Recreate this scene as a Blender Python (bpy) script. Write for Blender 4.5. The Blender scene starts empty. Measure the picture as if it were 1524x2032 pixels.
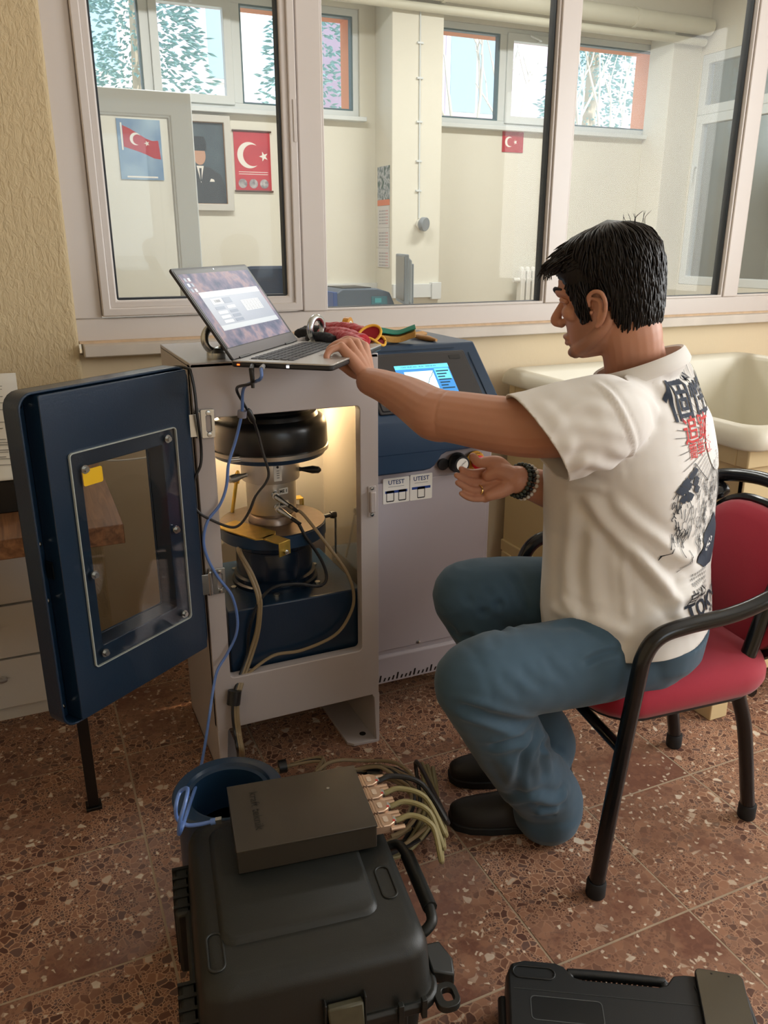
import bpy, bmesh, math, random
from mathutils import Vector as V, Matrix, noise
from mathutils.bvhtree import BVHTree
random.seed(7)
R = math.radians
SC = bpy.context.scene
COL = SC.collection
# ------------------------------------------------------------------ camera
cd = bpy.data.cameras.new('camera'); cam = bpy.data.objects.new('camera', cd); COL.objects.link(cam)
cam.location = (0, 0, 1.30); cam.rotation_euler = (R(71.4), 0, R(-24))
cd.sensor_fit = 'VERTICAL'; cd.sensor_height = 36; cd.lens = 28.17; cd.clip_start = .02
SC.camera = cam
# ------------------------------------------------------------------ world, sun, window daylight, exposure
SC.view_settings.view_transform = 'Standard'; SC.view_settings.look = 'None'
SC.view_settings.gamma = 1; SC.view_settings.use_curve_mapping = False
SC.view_settings.exposure = 0.30
SC.cycles.max_bounces = 8; SC.cycles.diffuse_bounces = 4; SC.cycles.glossy_bounces = 3; SC.cycles.transparent_max_bounces = 16; SC.cycles.caustics_reflective = False; SC.cycles.caustics_refractive = False
w = bpy.data.worlds.new('sky'); SC.world = w; w.use_nodes = True
bg = w.node_tree.nodes['Background']
bg.inputs[0].default_value = (.70, .86, 1.0, 1); bg.inputs[1].default_value = 1.75
sd = bpy.data.lights.new('sun', 'SUN'); sun = bpy.data.objects.new('sun', sd); COL.objects.link(sun)
sd.energy = 4.6; sd.angle = R(1); sd.color = (1, .95, .86); sun.rotation_euler = (R(38), R(12), 0)
def area(name, loc, rot, sx, sy, e, col=(1, 1, 1)):
    d = bpy.data.lights.new(name, 'AREA'); d.shape = 'RECTANGLE'; d.size = sx; d.size_y = sy; d.energy = e; d.color = col
    o = bpy.data.objects.new(name, d); COL.objects.link(o); o.location = loc; o.rotation_euler = tuple(R(a) for a in rot)
    return o
# daylight entering by the room's own windows (right wall and the wall behind the camera), both out of frame
area('window_daylight_side', (4.03, .1, 1.75), (0, 90, 0), 1.5, 2.4, 84, (1, .985, .96))
area('window_daylight_back', (1.65, -2.93, 1.75), (90, 0, 0), 1.6, 1.5, 8, (1, .96, .9))
# sky light entering the far room by its high windows (portals only steer the sampling of the sky)
for x, sx in ((1.5, 2.2), (4.1, 2.2)):
    area('far_window_portal', (x, 6.12, 2.5), (-90, 0, 0), sx, .7, 10).data.cycles.is_portal = True
# added fill lights below the far room's ceiling, unseen, to brighten that room
for x, y, e in ((1.2, 4.4, 34), (3.6, 4.4, 40)): area('far_room_fill_light', (x, y, 3.14), (0, 0, 0), 1.2, .3, e, (1, .98, .94))

# ------------------------------------------------------------------ materials
def lin(c):
    if isinstance(c, str): c = tuple(int(c[i:i+2], 16) for i in (0, 2, 4))
    f = lambda v: (v/12.92 if v <= .04045 else ((v+.055)/1.055)**2.4)
    return tuple(f(v/255.) for v in c)
MATS = {}
def M(name, col='808080', rough=.5, metal=0., bump=None, var=None, spec=.5, emit=0, alpha=None, sheen=0, coat=0):
    if name in MATS: return MATS[name]
    m = bpy.data.materials.new(name); m.use_nodes = True; MATS[name] = m
    nt = m.node_tree; b = nt.nodes['Principled BSDF']
    c = lin(col); b.inputs['Base Color'].default_value = (*c, 1)
    b.inputs['Roughness'].default_value = rough; b.inputs['Metallic'].default_value = metal
    b.inputs['Specular IOR Level'].default_value = spec
    if sheen: b.inputs['Sheen Weight'].default_value = sheen
    if coat: b.inputs['Coat Weight'].default_value = coat
    if emit: b.inputs['Emission Color'].default_value = (*c, 1); b.inputs['Emission Strength'].default_value = emit
    if bump or var:
        tc = nt.nodes.new('ShaderNodeTexCoord')
    if var:
        n = nt.nodes.new('ShaderNodeTexNoise'); n.inputs['Scale'].default_value = var[0]; n.inputs['Detail'].default_value = 5
        nt.links.new(tc.outputs['Object'], n.inputs['Vector'])
        mx = nt.nodes.new('ShaderNodeMixRGB'); k = var[1]
        c2 = lin(var[2]) if len(var) > 2 else tuple(v*(1-k) for v in c)
        if len(var) > 2:
            mx.inputs[1].default_value = (*c, 1); mx.inputs[2].default_value = (*c2, 1)
            rp = nt.nodes.new('ShaderNodeValToRGB'); rp.color_ramp.elements[0].position = .5-k/2; rp.color_ramp.elements[1].position = .5+k/2
            nt.links.new(n.outputs['Fac'], rp.inputs[0]); nt.links.new(rp.outputs[0], mx.inputs[0])
        else:
            mx.inputs[1].default_value = (*[min(1, v*(1+k)) for v in c], 1); mx.inputs[2].default_value = (*c2, 1)
            nt.links.new(n.outputs['Fac'], mx.inputs[0])
        nt.links.new(mx.outputs[0], b.inputs['Base Color'])
    if bump:
        n2 = nt.nodes.new('ShaderNodeTexNoise'); n2.inputs['Scale'].default_value = bump[0]; n2.inputs['Detail'].default_value = 4
        nt.links.new(tc.outputs['Object'], n2.inputs['Vector'])
        bp = nt.nodes.new('ShaderNodeBump'); bp.inputs['Strength'].default_value = bump[1]; bp.inputs['Distance'].default_value = bump[2] if len(bump) > 2 else .002
        nt.links.new(n2.outputs['Fac'], bp.inputs['Height']); nt.links.new(bp.outputs[0], b.inputs['Normal'])
    return m
def glass(name, tint=(1, 1, 1), ior=1.45, rough=0., opac=0.):
    if name in MATS: return MATS[name]
    m = bpy.data.materials.new(name); m.use_nodes = True; MATS[name] = m; nt = m.node_tree
    for n in list(nt.nodes):
        if n.type != 'OUTPUT_MATERIAL': nt.nodes.remove(n)
    out = [n for n in nt.nodes if n.type == 'OUTPUT_MATERIAL'][0]
    t = nt.nodes.new('ShaderNodeBsdfTransparent'); t.inputs[0].default_value = (*tint, 1)
    g = nt.nodes.new('ShaderNodeBsdfGlossy'); g.inputs['Roughness'].default_value = rough
    lw = nt.nodes.new('ShaderNodeLayerWeight'); lw.inputs[0].default_value = .5
    pw = nt.nodes.new('ShaderNodeMath'); pw.operation = 'POWER'; pw.inputs[1].default_value = 5; nt.links.new(lw.outputs['Facing'], pw.inputs[0])
    f0 = ((ior-1)/(ior+1))**2
    f = nt.nodes.new('ShaderNodeMath'); f.operation = 'MULTIPLY_ADD'; f.inputs[1].default_value = .9; f.inputs[2].default_value = f0; nt.links.new(pw.outputs[0], f.inputs[0])
    mx = nt.nodes.new('ShaderNodeMixShader')
    nt.links.new(f.outputs[0], mx.inputs[0]); nt.links.new(t.outputs[0], mx.inputs[1]); nt.links.new(g.outputs[0], mx.inputs[2])
    last = mx
    if opac:
        d = nt.nodes.new('ShaderNodeBsdfDiffuse'); d.inputs[0].default_value = (.8, .82, .82, 1)
        m2 = nt.nodes.new('ShaderNodeMixShader'); m2.inputs[0].default_value = opac
        nt.links.new(mx.outputs[0], m2.inputs[1]); nt.links.new(d.outputs[0], m2.inputs[2]); last = m2
    nt.links.new(last.outputs[0], out.inputs[0])
    return m

# ------------------------------------------------------------------ mesh helpers
class G:
    def __init__(s): s.bm = bmesh.new()
    def box(s, a, b, mtx=None):
        a, b = V(a), V(b)
        vs = [s.bm.verts.new((x, y, z)) for z in (a.z, b.z) for y in (a.y, b.y) for x in (a.x, b.x)]
        if mtx:
            for v in vs: v.co = mtx @ v.co
        for f in ((0, 2, 3, 1), (4, 5, 7, 6), (0, 1, 5, 4), (2, 6, 7, 3), (0, 4, 6, 2), (1, 3, 7, 5)):
            s.bm.faces.new([vs[i] for i in f])
        return s
    def obox(s, c, size, mtx):
        h = V(size)/2; m = Matrix.Translation(V(c)) @ mtx.to_4x4()
        return s.box(-h, h, m)
    def rings(s, rs, cap=True, closed=False):
        L = [[s.bm.verts.new(p) for p in r] for r in rs]
        n = len(L[0]); k = len(L)
        for i in range(k if closed else k-1):
            A, B = L[i], L[(i+1) % k]
            for j in range(n):
                try: s.bm.faces.new((A[j], A[(j+1) % n], B[(j+1) % n], B[j]))
                except ValueError: pass
        if cap and not closed:
            s.bm.faces.new(list(reversed(L[0]))); s.bm.faces.new(L[-1])
        return L
    def cyl(s, p0, p1, r0, r1=None, n=20, cap=True):
        p0, p1 = V(p0), V(p1); r1 = r0 if r1 is None else r1
        d = (p1-p0).normalized(); u = d.orthogonal().normalized(); v = d.cross(u)
        s.rings([[p+(u*math.cos(2*math.pi*i/n)+v*math.sin(2*math.pi*i/n))*r for i in range(n)] for p, r in ((p0, r0), (p1, r1))], cap)
        return s
    def lathe(s, prof, o=(0, 0, 0), axis=(0, 0, 1), n=32, cap=True, phase=0):
        d = V(axis).normalized(); u = d.orthogonal().normalized() if abs(d.z) < .999 else V((1, 0, 0)); v = d.cross(u); o = V(o)
        s.rings([[o+d*z+(u*math.cos(2*math.pi*i/n+phase)+v*math.sin(2*math.pi*i/n+phase))*max(r, 1e-5) for i in range(n)] for r, z in prof], cap)
        return s
    def tube(s, pts, r, n=8, closed=False, cap=True, flat=None):
        pts = [V(p) for p in pts]; k = len(pts)
        rr = r if isinstance(r, (list, tuple)) else [r]*k
        T = []
        for i in range(k):
            a = pts[i-1] if (i or closed) else pts[0]; b = pts[(i+1) % k] if (i < k-1 or closed) else pts[-1]
            T.append((b-a).normalized())
        u = T[0].orthogonal().normalized() if flat is None else V(flat)
        rs = []
        for i in range(k):
            u = (u-T[i]*u.dot(T[i])); u = u.normalized() if u.length > 1e-6 else T[i].orthogonal().normalized()
            v = T[i].cross(u)
            rs.append([pts[i]+(u*math.cos(2*math.pi*j/n)+v*math.sin(2*math.pi*j/n))*rr[i] for j in range(n)])
        s.rings(rs, cap, closed); return s
    def prism(s, pts, vec):
        vec = V(vec); pts = [V(p) for p in pts]
        s.rings([pts, [p+vec for p in pts]]); return s
    def ringprism(s, outer, inner, vec):
        vec = V(vec); o1 = [V(p) for p in outer]; i1 = [V(p) for p in inner]
        s.rings([o1, [p+vec for p in o1], [p+vec for p in i1], i1], closed=True); return s
    def sph(s, c, r, seg=16, rg=10):
        r = V(r) if hasattr(r, '__len__') else V((r, r, r)); c = V(c)
        s.rings([[c+V((r.x*math.sin(a)*math.cos(2*math.pi*j/seg), r.y*math.sin(a)*math.sin(2*math.pi*j/seg), r.z*math.cos(a))) for j in range(seg)]
                 for a in [max(.02, min(math.pi-.02, math.pi*i/rg)) for i in range(rg+1)]]); return s
    def poly(s, pts): s.bm.faces.new([s.bm.verts.new(p) for p in pts]); return s
    def out(s, name, mat, parent=None, smooth=True, bevel=0, seg=2, ang=38, sub=0):
        bmesh.ops.recalc_face_normals(s.bm, faces=s.bm.faces[:])
        me = bpy.data.meshes.new(name); s.bm.to_mesh(me); s.bm.free()
        return link(name, me, mat, parent, smooth, bevel, seg, ang, sub)
PINV = {}
def link(name, me, mat, parent=None, smooth=True, bevel=0, seg=2, ang=38, sub=0):
    if smooth:
        me.polygons.foreach_set('use_smooth', [True]*len(me.polygons))
        me.set_sharp_from_angle(angle=R(ang))
    for m in (mat if isinstance(mat, (list, tuple)) else [mat]): me.materials.append(m)
    o = bpy.data.objects.new(name, me); COL.objects.link(o)
    if parent is not None:
        o.parent = parent
        if parent.name in PINV: o.matrix_parent_inverse = PINV[parent.name]
    if bevel:
        b = o.modifiers.new('bevel', 'BEVEL'); b.width = bevel; b.segments = seg; b.limit_method = 'ANGLE'; b.angle_limit = R(40)
    if sub:
        b = o.modifiers.new('sub', 'SUBSURF'); b.levels = sub; b.render_levels = sub
    return o
def tag(o, label=None, cat=None, group=None, kind=None):
    if label: o['label'] = label
    if cat: o['category'] = cat
    if group: o['group'] = group
    if kind: o['kind'] = kind
    return o
def thing(name, label, cat, loc=(0, 0, 0), rz=0, group=None, local=False):
    o = bpy.data.objects.new(name, None); COL.objects.link(o); o.empty_display_size = .05
    o.location = loc; o.rotation_euler = (0, 0, rz)
    if not local: PINV[o.name] = (Matrix.Translation(V(loc)) @ Matrix.Rotation(rz, 4, 'Z')).inverted()
    return tag(o, label, cat, group)
def struct(o): o['kind'] = 'structure'; return o
def rrect(w, h, r, n=5):
    P = []
    for cx, cy, a0 in ((w/2-r, h/2-r, 0), (-w/2+r, h/2-r, 90), (-w/2+r, -h/2+r, 180), (w/2-r, -h/2+r, 270)):
        for i in range(n+1):
            a = R(a0+90*i/n); P.append((cx+r*math.cos(a), cy+r*math.sin(a)))
    return P
def cr(pts, n=8, closed=False):
    """Catmull-Rom through the points"""
    P = [V(p) for p in pts]; k = len(P); out = []
    for i in range(k if closed else k-1):
        p0 = P[i-1] if (i or closed) else P[0]*2-P[1]; p1 = P[i]; p2 = P[(i+1) % k]
        p3 = P[(i+2) % k] if (i+2 < k or closed) else P[-1]*2-P[-2]
        for j in range(n):
            t = j/n; out.append(.5*((2*p1)+(p2-p0)*t+(2*p0-5*p1+4*p2-p3)*t*t+(3*p1-p0-3*p2+p3)*t**3))
    if not closed: out.append(P[-1])
    return out
def textmesh(s, size=.01, bold=0.):
    cu = bpy.data.curves.new('t', 'FONT'); cu.body = s; cu.size = size; cu.align_x = 'CENTER'; cu.align_y = 'CENTER'
    if bold: cu.offset = bold
    cu.resolution_u = 2
    o = bpy.data.objects.new('t', cu); COL.objects.link(o); bpy.context.view_layer.update()
    me = bpy.data.meshes.new_from_object(o.evaluated_get(bpy.context.evaluated_depsgraph_get()))
    bpy.data.objects.remove(o); bpy.data.curves.remove(cu); return me
def text(name, s, size, mtx, mat, parent, bold=0., sx=1.):
    me = textmesh(s, size, bold); me.transform(mtx @ Matrix.Diagonal((sx, 1, 1, 1))); return link(name, me, mat, parent, smooth=False)
def frame(o, x, y):
    """4x4 from origin, x axis, y axis"""
    x = V(x).normalized(); y = V(y); y = (y-x*y.dot(x)).normalized(); z = x.cross(y)
    m = Matrix((x, y, z)).transposed().to_4x4(); m.translation = V(o); return m
CAMP = V((0, 0, 1.30)); _p, _t = R(18.6), R(24)
FW = V((math.sin(_t)*math.cos(_p), math.cos(_t)*math.cos(_p), -math.sin(_p))); RT = V((math.cos(_t), -math.sin(_t), 0)); UP = RT.cross(FW)
def ray(x, y): return FW+RT*((x-762)/1590)+UP*((1016-y)/1590)
def pd(x, y, d): return CAMP+ray(x, y)*d           # measured photo point + its distance along the view axis -> room coordinates
def pz(x, y, z): r = ray(x, y); return CAMP+r*((z-CAMP.z)/r.z)
def py(x, y, Y): r = ray(x, y); return CAMP+r*(Y/r.y)
def px_(x, y, X): r = ray(x, y); return CAMP+r*(X/r.x)
# ================================================================== THE SETTING
CREAM = M('cream_wall_paint', 'E2D0B0', .85, bump=(60, .25, .002), var=(3, .05))
CREAM2 = M('pale_cream_wall_paint', 'E5E1D3', .85, bump=(40, .15, .002), var=(2, .04))
STUC = M('stucco_paint', 'D3BE98', .9, bump=None)
def stucco():
    m = STUC; nt = m.node_tree; b = nt.nodes['Principled BSDF']
    tc = nt.nodes.new('ShaderNodeTexCoord'); mp = nt.nodes.new('ShaderNodeMapping'); mp.inputs['Scale'].default_value = (1, 1, .45)
    nt.links.new(tc.outputs['Object'], mp.inputs[0])
    n = nt.nodes.new('ShaderNodeTexNoise'); n.inputs['Scale'].default_value = 75; n.inputs['Detail'].default_value = 6; n.inputs['Roughness'].default_value = .6; n.inputs['Distortion'].default_value = .8
    nt.links.new(mp.outputs[0], n.inputs['Vector'])
    bp = nt.nodes.new('ShaderNodeBump'); bp.inputs['Strength'].default_value = .9; bp.inputs['Distance'].default_value = .009
    nt.links.new(n.outputs['Fac'], bp.inputs['Height']); nt.links.new(bp.outputs[0], b.inputs['Normal'])
stucco()
PVC = M('white_pvc', 'D2C9C3', .32, var=(4, .03))
PVC2 = M('white_pvc_cool', 'DDE2E2', .35)
GASK = M('black_rubber_gasket', '2B3036', .5)
MARB = M('grey_marble_sill', 'CFC5BA', .4, var=(9, .16), bump=(30, .15, .002))
GLS = glass('window_glass', (.97, .985, .98), 1.22, 0, .035)
GLS2 = glass('clear_glass', (.98, .99, 1), 1.35)
WHITE = M('white_paint', 'EDEBE4', .6)

# floor: slab (grout bed) + terrazzo tiles, every tile a piece
def terrazzo():
    m = bpy.data.materials.new('terrazzo'); m.use_nodes = True; nt = m.node_tree; b = nt.nodes['Principled BSDF']
    N = nt.nodes.new; L = nt.links.new
    geo = N('ShaderNodeNewGeometry'); oi = N('ShaderNodeObjectInfo')
    off = N('ShaderNodeVectorMath'); off.operation = 'MULTIPLY_ADD'
    L(oi.outputs['Random'], off.inputs[0]); off.inputs[1].default_value = (13, 7, 3); L(geo.outputs['Position'], off.inputs[2])
    nz = N('ShaderNodeTexNoise'); nz.inputs['Scale'].default_value = 38; L(off.outputs[0], nz.inputs['Vector'])
    wv = N('ShaderNodeVectorMath'); wv.operation = 'MULTIPLY_ADD'; L(nz.outputs['Color'], wv.inputs[0]); wv.inputs[1].default_value = (.016, .016, 0); L(off.outputs[0], wv.inputs[2])
    def vor(feat, sc):
        v = N('ShaderNodeTexVoronoi'); v.voronoi_dimensions = '2D'; v.feature = feat; v.inputs['Scale'].default_value = sc; L(wv.outputs[0], v.inputs['Vector']); return v
    def ramp(inp, els, mode='LINEAR'):
        r = N('ShaderNodeValToRGB'); r.color_ramp.interpolation = mode; e = r.color_ramp.elements
        while len(e) < len(els): e.new(.5)
        for q, (p, c) in zip(e, els): q.position = p; q.color = (*lin(c), 1) if isinstance(c, str) else (c, c, c, 1)
        L(inp, r.inputs[0]); return r
    def mix(f, a, c):
        x = N('ShaderNodeMixRGB'); L(f, x.inputs[0]); L(a, x.inputs[1]); L(c, x.inputs[2]); return x.outputs[0]
    e1 = vor('DISTANCE_TO_EDGE', 62); c1 = vor('F1', 62); e2 = vor('DISTANCE_TO_EDGE', 150); c2 = vor('F1', 150)
    sep1 = N('ShaderNodeSeparateColor'); L(c1.outputs['Color'], sep1.inputs[0]); sep2 = N('ShaderNodeSeparateColor'); L(c2.outputs['Color'], sep2.inputs[0])
    pal = [(0, '5E3F35'), (.2, '76503F'), (.4, '8A6350'), (.62, '9C7058'), (.8, '6E5349'), (.945, 'C9B49E'), (.982, 'DFD0BC')]
    chip1 = ramp(sep1.outputs[0], pal, 'CONSTANT'); chip2 = ramp(sep2.outputs[1], pal, 'CONSTANT')
    big = N('ShaderNodeTexNoise'); big.inputs['Scale'].default_value = 2.6; big.inputs['Detail'].default_value = 6; big.inputs['Roughness'].default_value = .62; L(off.outputs[0], big.inputs['Vector'])
    # polished worn areas show hardly any matrix veins
    wear = ramp(big.outputs['Fac'], [(.39, 0.), (.50, 1.)])
    matx = ramp(big.outputs['Fac'], [(.38, '7C5445'), (.56, 'C59B7D')])
    vein1 = ramp(e1.outputs['Distance'], [(.05, 1.), (.10, 0.)]); vein2 = ramp(e2.outputs['Distance'], [(.05, 1.), (.14, 0.)])
    small = mix(vein2.outputs[0], chip2.outputs[0], matx.outputs[0])
    isbig = ramp(sep1.outputs[2], [(.55, 0.), (.56, 1.)])
    body = mix(isbig.outputs[0], small, mix(vein1.outputs[0], chip1.outputs[0], matx.outputs[0]))
    dark = N('ShaderNodeMixRGB'); dark.blend_type = 'MIX'
    # dull matrix where it is worn, leaving only the light chips
    lt = ramp(sep2.outputs[1], [(.95, 0.), (.951, 1.)])
    wornc = N('ShaderNodeMixRGB'); L(lt.outputs[0], wornc.inputs[0]); L(matx.outputs[0], wornc.inputs[1]); wornc.inputs[2].default_value = (*lin('CDB9A3'), 1)
    invw = N('ShaderNodeMath'); invw.operation = 'MULTIPLY_ADD'; L(wear.outputs[0], invw.inputs[0]); invw.inputs[1].default_value = -.75; invw.inputs[2].default_value = .75
    L(invw.outputs[0], dark.inputs[0]); L(body, dark.inputs[1]); L(wornc.outputs[0], dark.inputs[2])
    L(dark.outputs[0], b.inputs['Base Color'])
    rr = ramp(big.outputs['Fac'], [(.4, .36), (.6, .55)]); L(rr.outputs[0], b.inputs['Roughness'])
    b.inputs['Specular IOR Level'].default_value = .35
    return m
TERR = terrazzo(); GROUT = M('cement_grout', 'AC977F', .9, var=(20, .25))
FX0, FX1, FY0, FY1 = -2.2, 4.05, -2.95, 2.66
floor = struct(G().box((FX0, FY0, -.12), (FX1, FY1, -.0006)).out('floor', GROUT, smooth=False))
TP = .3295; TPY = .3385; tx0 = .112; ty0 = 1.609
tile_me = None
for i in range(-7, 12):
    for j in range(-6, 4):
        x0, y0 = tx0+i*TP, ty0+j*TPY
        if x0 < -1.6 or x0+TP > FX1 or y0+TPY > FY1+.2 or y0 < -.8: continue
        y1 = min(y0+TPY, FY1)-.0025
        if tile_me is None or y0+TPY > FY1:
            g = G(); g.box((0, 0, -.02), (TP-.0050, y1-y0-.0025, 0)); o = g.out('floor_tile', TERR, floor, smooth=False)
            if y0+TPY <= FY1: tile_me = o.data
        else:
            o = bpy.data.objects.new('floor_tile', tile_me); COL.objects.link(o); o.parent = floor
        o.location = (x0+.0025, y0+.0025, random.uniform(-.0004, .0004))
# partition wall with the long internal window
wb = struct(G().box((.15, 2.65, 0), (6.5, 2.80, .972)).box((.15, 2.65, 2.32), (6.5, 2.80, 3.2)).out('wall_back', CREAM, smooth=False))
ws = struct(G().box((-2.2, 2.625, 0), (.158, 2.80, 3.2)).out('wall_back_stucco', STUC, smooth=False, bevel=.012, seg=3))
struct(G().box((.168, 2.598, .968), (6.5, 2.70, 1.006)).out('trim_1', MARB, smooth=True, bevel=.004))
struct(G().box((.16, 2.638, 1.006), (6.5, 2.665, 1.013)).out('trim_2', M('old_caulk', 'CDB192', .9, var=(40, .25)), smooth=False))
win = G(); F0, F1 = 2.655, 2.725
win.box((.150, F0, 1.078), (.236, F1, 2.25)); win.box((.150, F0, 2.25), (6.5, F1, 2.33)); win.box((.150, F0, 1.004), (6.5, F1, 1.078))
win1 = struct(win.out('window_1', PVC, smooth=True, bevel=.004))
MUL = [(.885, .966), (1.858, 1.938), (2.772, 2.852), (3.70, 3.78), (4.62, 4.70)]
for a, b in MUL: G().box((a, F0-.003, 1.078), (b, F1, 2.25)).out('mullion', PVC, win1, bevel=.004)
# opening sash in the first bay
def ringxz(x0, x1, z0, z1, y0, y1, wd, name, mat, parent, bevel=.004):
    g = G(); o = [(x0, y0, z0), (x1, y0, z0), (x1, y0, z1), (x0, y0, z1)]; i = [(x0+wd, y0, z0+wd), (x1-wd, y0, z0+wd), (x1-wd, y0, z1-wd), (x0+wd, y0, z1-wd)]
    g.ringprism(o, i, (0, y1-y0, 0)); return g.out(name, mat, parent, bevel=bevel)
sash = ringxz(.2365, .8785, 1.0835, 2.248, 2.640, 2.70, .026, 'sash', PVC, win1)
ringxz(.258, .857, 1.105, 2.227, 2.648, 2.71, .026, 'glazing_bead', PVC, sash, .006)
ringxz(.2815, .8335, 1.1285, 2.203, 2.660, 2.687, .009, 'gasket', GASK, sash, 0)
G().box((.28, 2.688, 1.128), (.834, 2.692, 2.204)).out('pane', GLS, sash, smooth=False)
G().box((.8655, 2.637, 1.6), (.875, 2.641, 1.72)).out('sash_hinge', PVC, sash)
bays = [(.966, 1.858), (1.938, 2.772), (2.852, 3.70), (3.78, 4.62), (4.70, 6.5)]
for a, b in bays:
    ringxz(a, b, 1.078, 2.25, F0+.004, F1-.01, .008, 'glazing_bead', PVC, win1, .002)
    ringxz(a+.004, b-.004, 1.080, 2.246, F0+.022, F1-.012, .0075, 'gasket', GASK, win1, 0)
    G().box((a+.006, 2.690, 1.083), (b-.006, 2.694, 2.243)).out('pane', GLS, win1, smooth=False)
# ceiling, other walls of this room (out of frame), with window openings
struct(G().box((-2.3, -3.05, 3.2), (7.1, 6.3, 3.35)).out('ceiling', WHITE, smooth=False))
struct(G().box((-2.35, -3.05, 0), (-2.2, 2.8, 3.2)).out('wall_left', CREAM, smooth=False))
struct(G().box((4.05, -3.05, 0), (4.2, 2.65, .95)).box((4.05, -3.05, 2.55), (4.2, 2.65, 3.2)).box((4.05, -3.05, .95), (4.2, -1.15, 2.55)).box((4.05, 1.35, .95), (4.2, 2.65, 2.55)).out('wall_right', CREAM, smooth=False))
struct(G().box((-2.35, -3.1, 0), (4.2, -2.95, .95)).box((-2.35, -3.1, 2.55), (4.2, -2.95, 3.2)).box((-2.35, -3.1, .95), (.8, -2.95, 2.55)).box((2.5, -3.1, .95), (4.2, -2.95, 2.55)).out('wall_behind_camera', CREAM, smooth=False))

# ------------------------------------------------------------------ far room behind the glass
struct(G().box((-2.2, 2.8, -.12), (7.5, 6.2, 0)).out('floor_far_room', M('far_room_floor', 'B79E86', .6), smooth=False))
struct(G().box((-2.2, 2.8, 0), (-2.05, 6.2, 3.2)).out('wall_far_left', CREAM2, smooth=False))
# far wall with two bays of high windows (openings z 2.17..2.84) and a pilaster between them
fw = G(); YW0, YW1 = 6.0, 6.28
fw.box((-2.2, YW0, 0), (5.55, YW1, 2.165)); fw.box((-2.2, YW0, 2.86), (5.55, YW1, 3.2))
for a, b in ((-2.2, .30), (2.48, 3.03), (5.24, 5.55)): fw.box((a, YW0, 2.165), (b, YW1, 2.86))
struct(fw.out('wall_far', CREAM2, smooth=False))
struct(G().box((2.60, 5.70, 0), (3.0, 6.0, 3.2)).out('pilaster', CREAM2, smooth=False, bevel=.006))
struct(G().box((5.10, 5.72, 0), (5.4, 6.0, 3.2)).out('pilaster_corner', CREAM2, smooth=False, bevel=.006))
struct(G().box((-2.2, 5.66, 2.98), (5.4, 6.0, 3.2)).out('ceiling_beam', CREAM2, smooth=False))
ORANGE = M('orange_render', 'E89C78', .9)
nwin = 2
def farwin(x0, x1, splits, op):
    global nwin
    z0, z1 = 2.165, 2.86; y0, y1 = 6.02, 6.08; wd = .045
    w_ = struct(ringxz(x0, x1, z0, z1, y0, y1, wd, 'window_%d' % nwin, PVC2, None)); nwin += 1
    G().box((x0-.03, 5.94, 2.135), (x1+.03, 6.02, 2.165)).out('window_sill', PVC2, w_, bevel=.004)
    xs = [x0]+splits+[x1]
    for s in splits: G().box((s-.03, y0, z0+wd), (s+.03, y1, z1-wd)).out('mullion', PVC2, w_, bevel=.003)
    for i, (a, b) in enumerate(zip(xs, xs[1:])):
        a2 = a+(wd if i == 0 else .03); b2 = b-(wd if i == len(xs)-2 else .03)
        if i == op:
            s = ringxz(a2, b2, z0+.03, z1-.03, y0-.015, y1-.01, .055, 'sash', PVC2, w_)
            c = ((a2+b2)/2, y0-.03, z1-.07)
            g = G(); g.box((c[0]-.02, y0-.022, c[2]-.012), (c[0]+.05, y0-.014, c[2]+.012)); g.tube(cr([(c[0], y0-.02, c[2]), (c[0], y0-.05, c[2]), (c[0]-.05, y0-.055, c[2]+.01), (c[0]-.10, y0-.05, c[2]+.025)], 4), .009, 8)
            g.out('sash_handle', PVC2, s)
            G().box((a2+.05, y1-.028, z0+.08), (b2-.05, y1-.024, z1-.08)).out('pane', GLS2, s, smooth=False)
        else:
            ringxz(a2, b2, z0+wd, z1-wd, y0+.006, y1-.005, .012, 'gasket', M('dark_teal_gasket', '56717A', .5), w_, 0)
            G().box((a2+.01, y1-.028, z0+wd+.01), (b2-.01, y1-.024, z1-wd-.01)).out('pane', GLS2, w_, smooth=False)
    # painted outer reveal
    G().box((x1-.03, y1, z0-.02), (x1+.02, YW1+.02, z1+.02)).box((x0-.02, y1, z1-.03), (x1+.02, YW1+.02, z1+.02)).box((x0-.02, y1, z0-.02), (x0+.03, YW1+.02, z1+.02)).out('outer_reveal', ORANGE, w_, smooth=False)
farwin(.30, 2.48, [.985, 1.585], 1)
farwin(3.03, 5.24, [3.69, 4.31], 1)
# right-hand glazed partition of the far room
gp = G(); X0, X1 = 5.40, 5.47
def ringyz(g, y0, y1, z0, z1, wd):
    o = [(X0, y0, z0), (X0, y1, z0), (X0, y1, z1), (X0, y0, z1)]; i = [(X0, y0+wd, z0+wd), (X0, y1-wd, z0+wd), (X0, y1-wd, z1-wd), (X0, y0+wd, z1-wd)]
    g.ringprism(o, i, (X1-X0, 0, 0))
struct(G().box((5.40, 2.8, 2.75), (5.52, 6.2, 3.2)).box((5.40, 2.8, 0), (5.52, 6.2, .95)).box((5.40, 5.70, .95), (5.52, 6.2, 2.75)).out('wall_far_right', CREAM2, smooth=False))
o = G(); 
for y0, y1 in ((5.18, 5.70), (4.62, 5.18), (3.7, 4.62), (2.82, 3.7)):
    ringyz(o, y0, y1, .95, 2.30, .07); ringyz(o, y0, y1, 2.30, 2.75, .07)
door1 = struct(o.out('window_%d' % nwin, PVC2, smooth=True, bevel=.006)); nwin += 1
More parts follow.
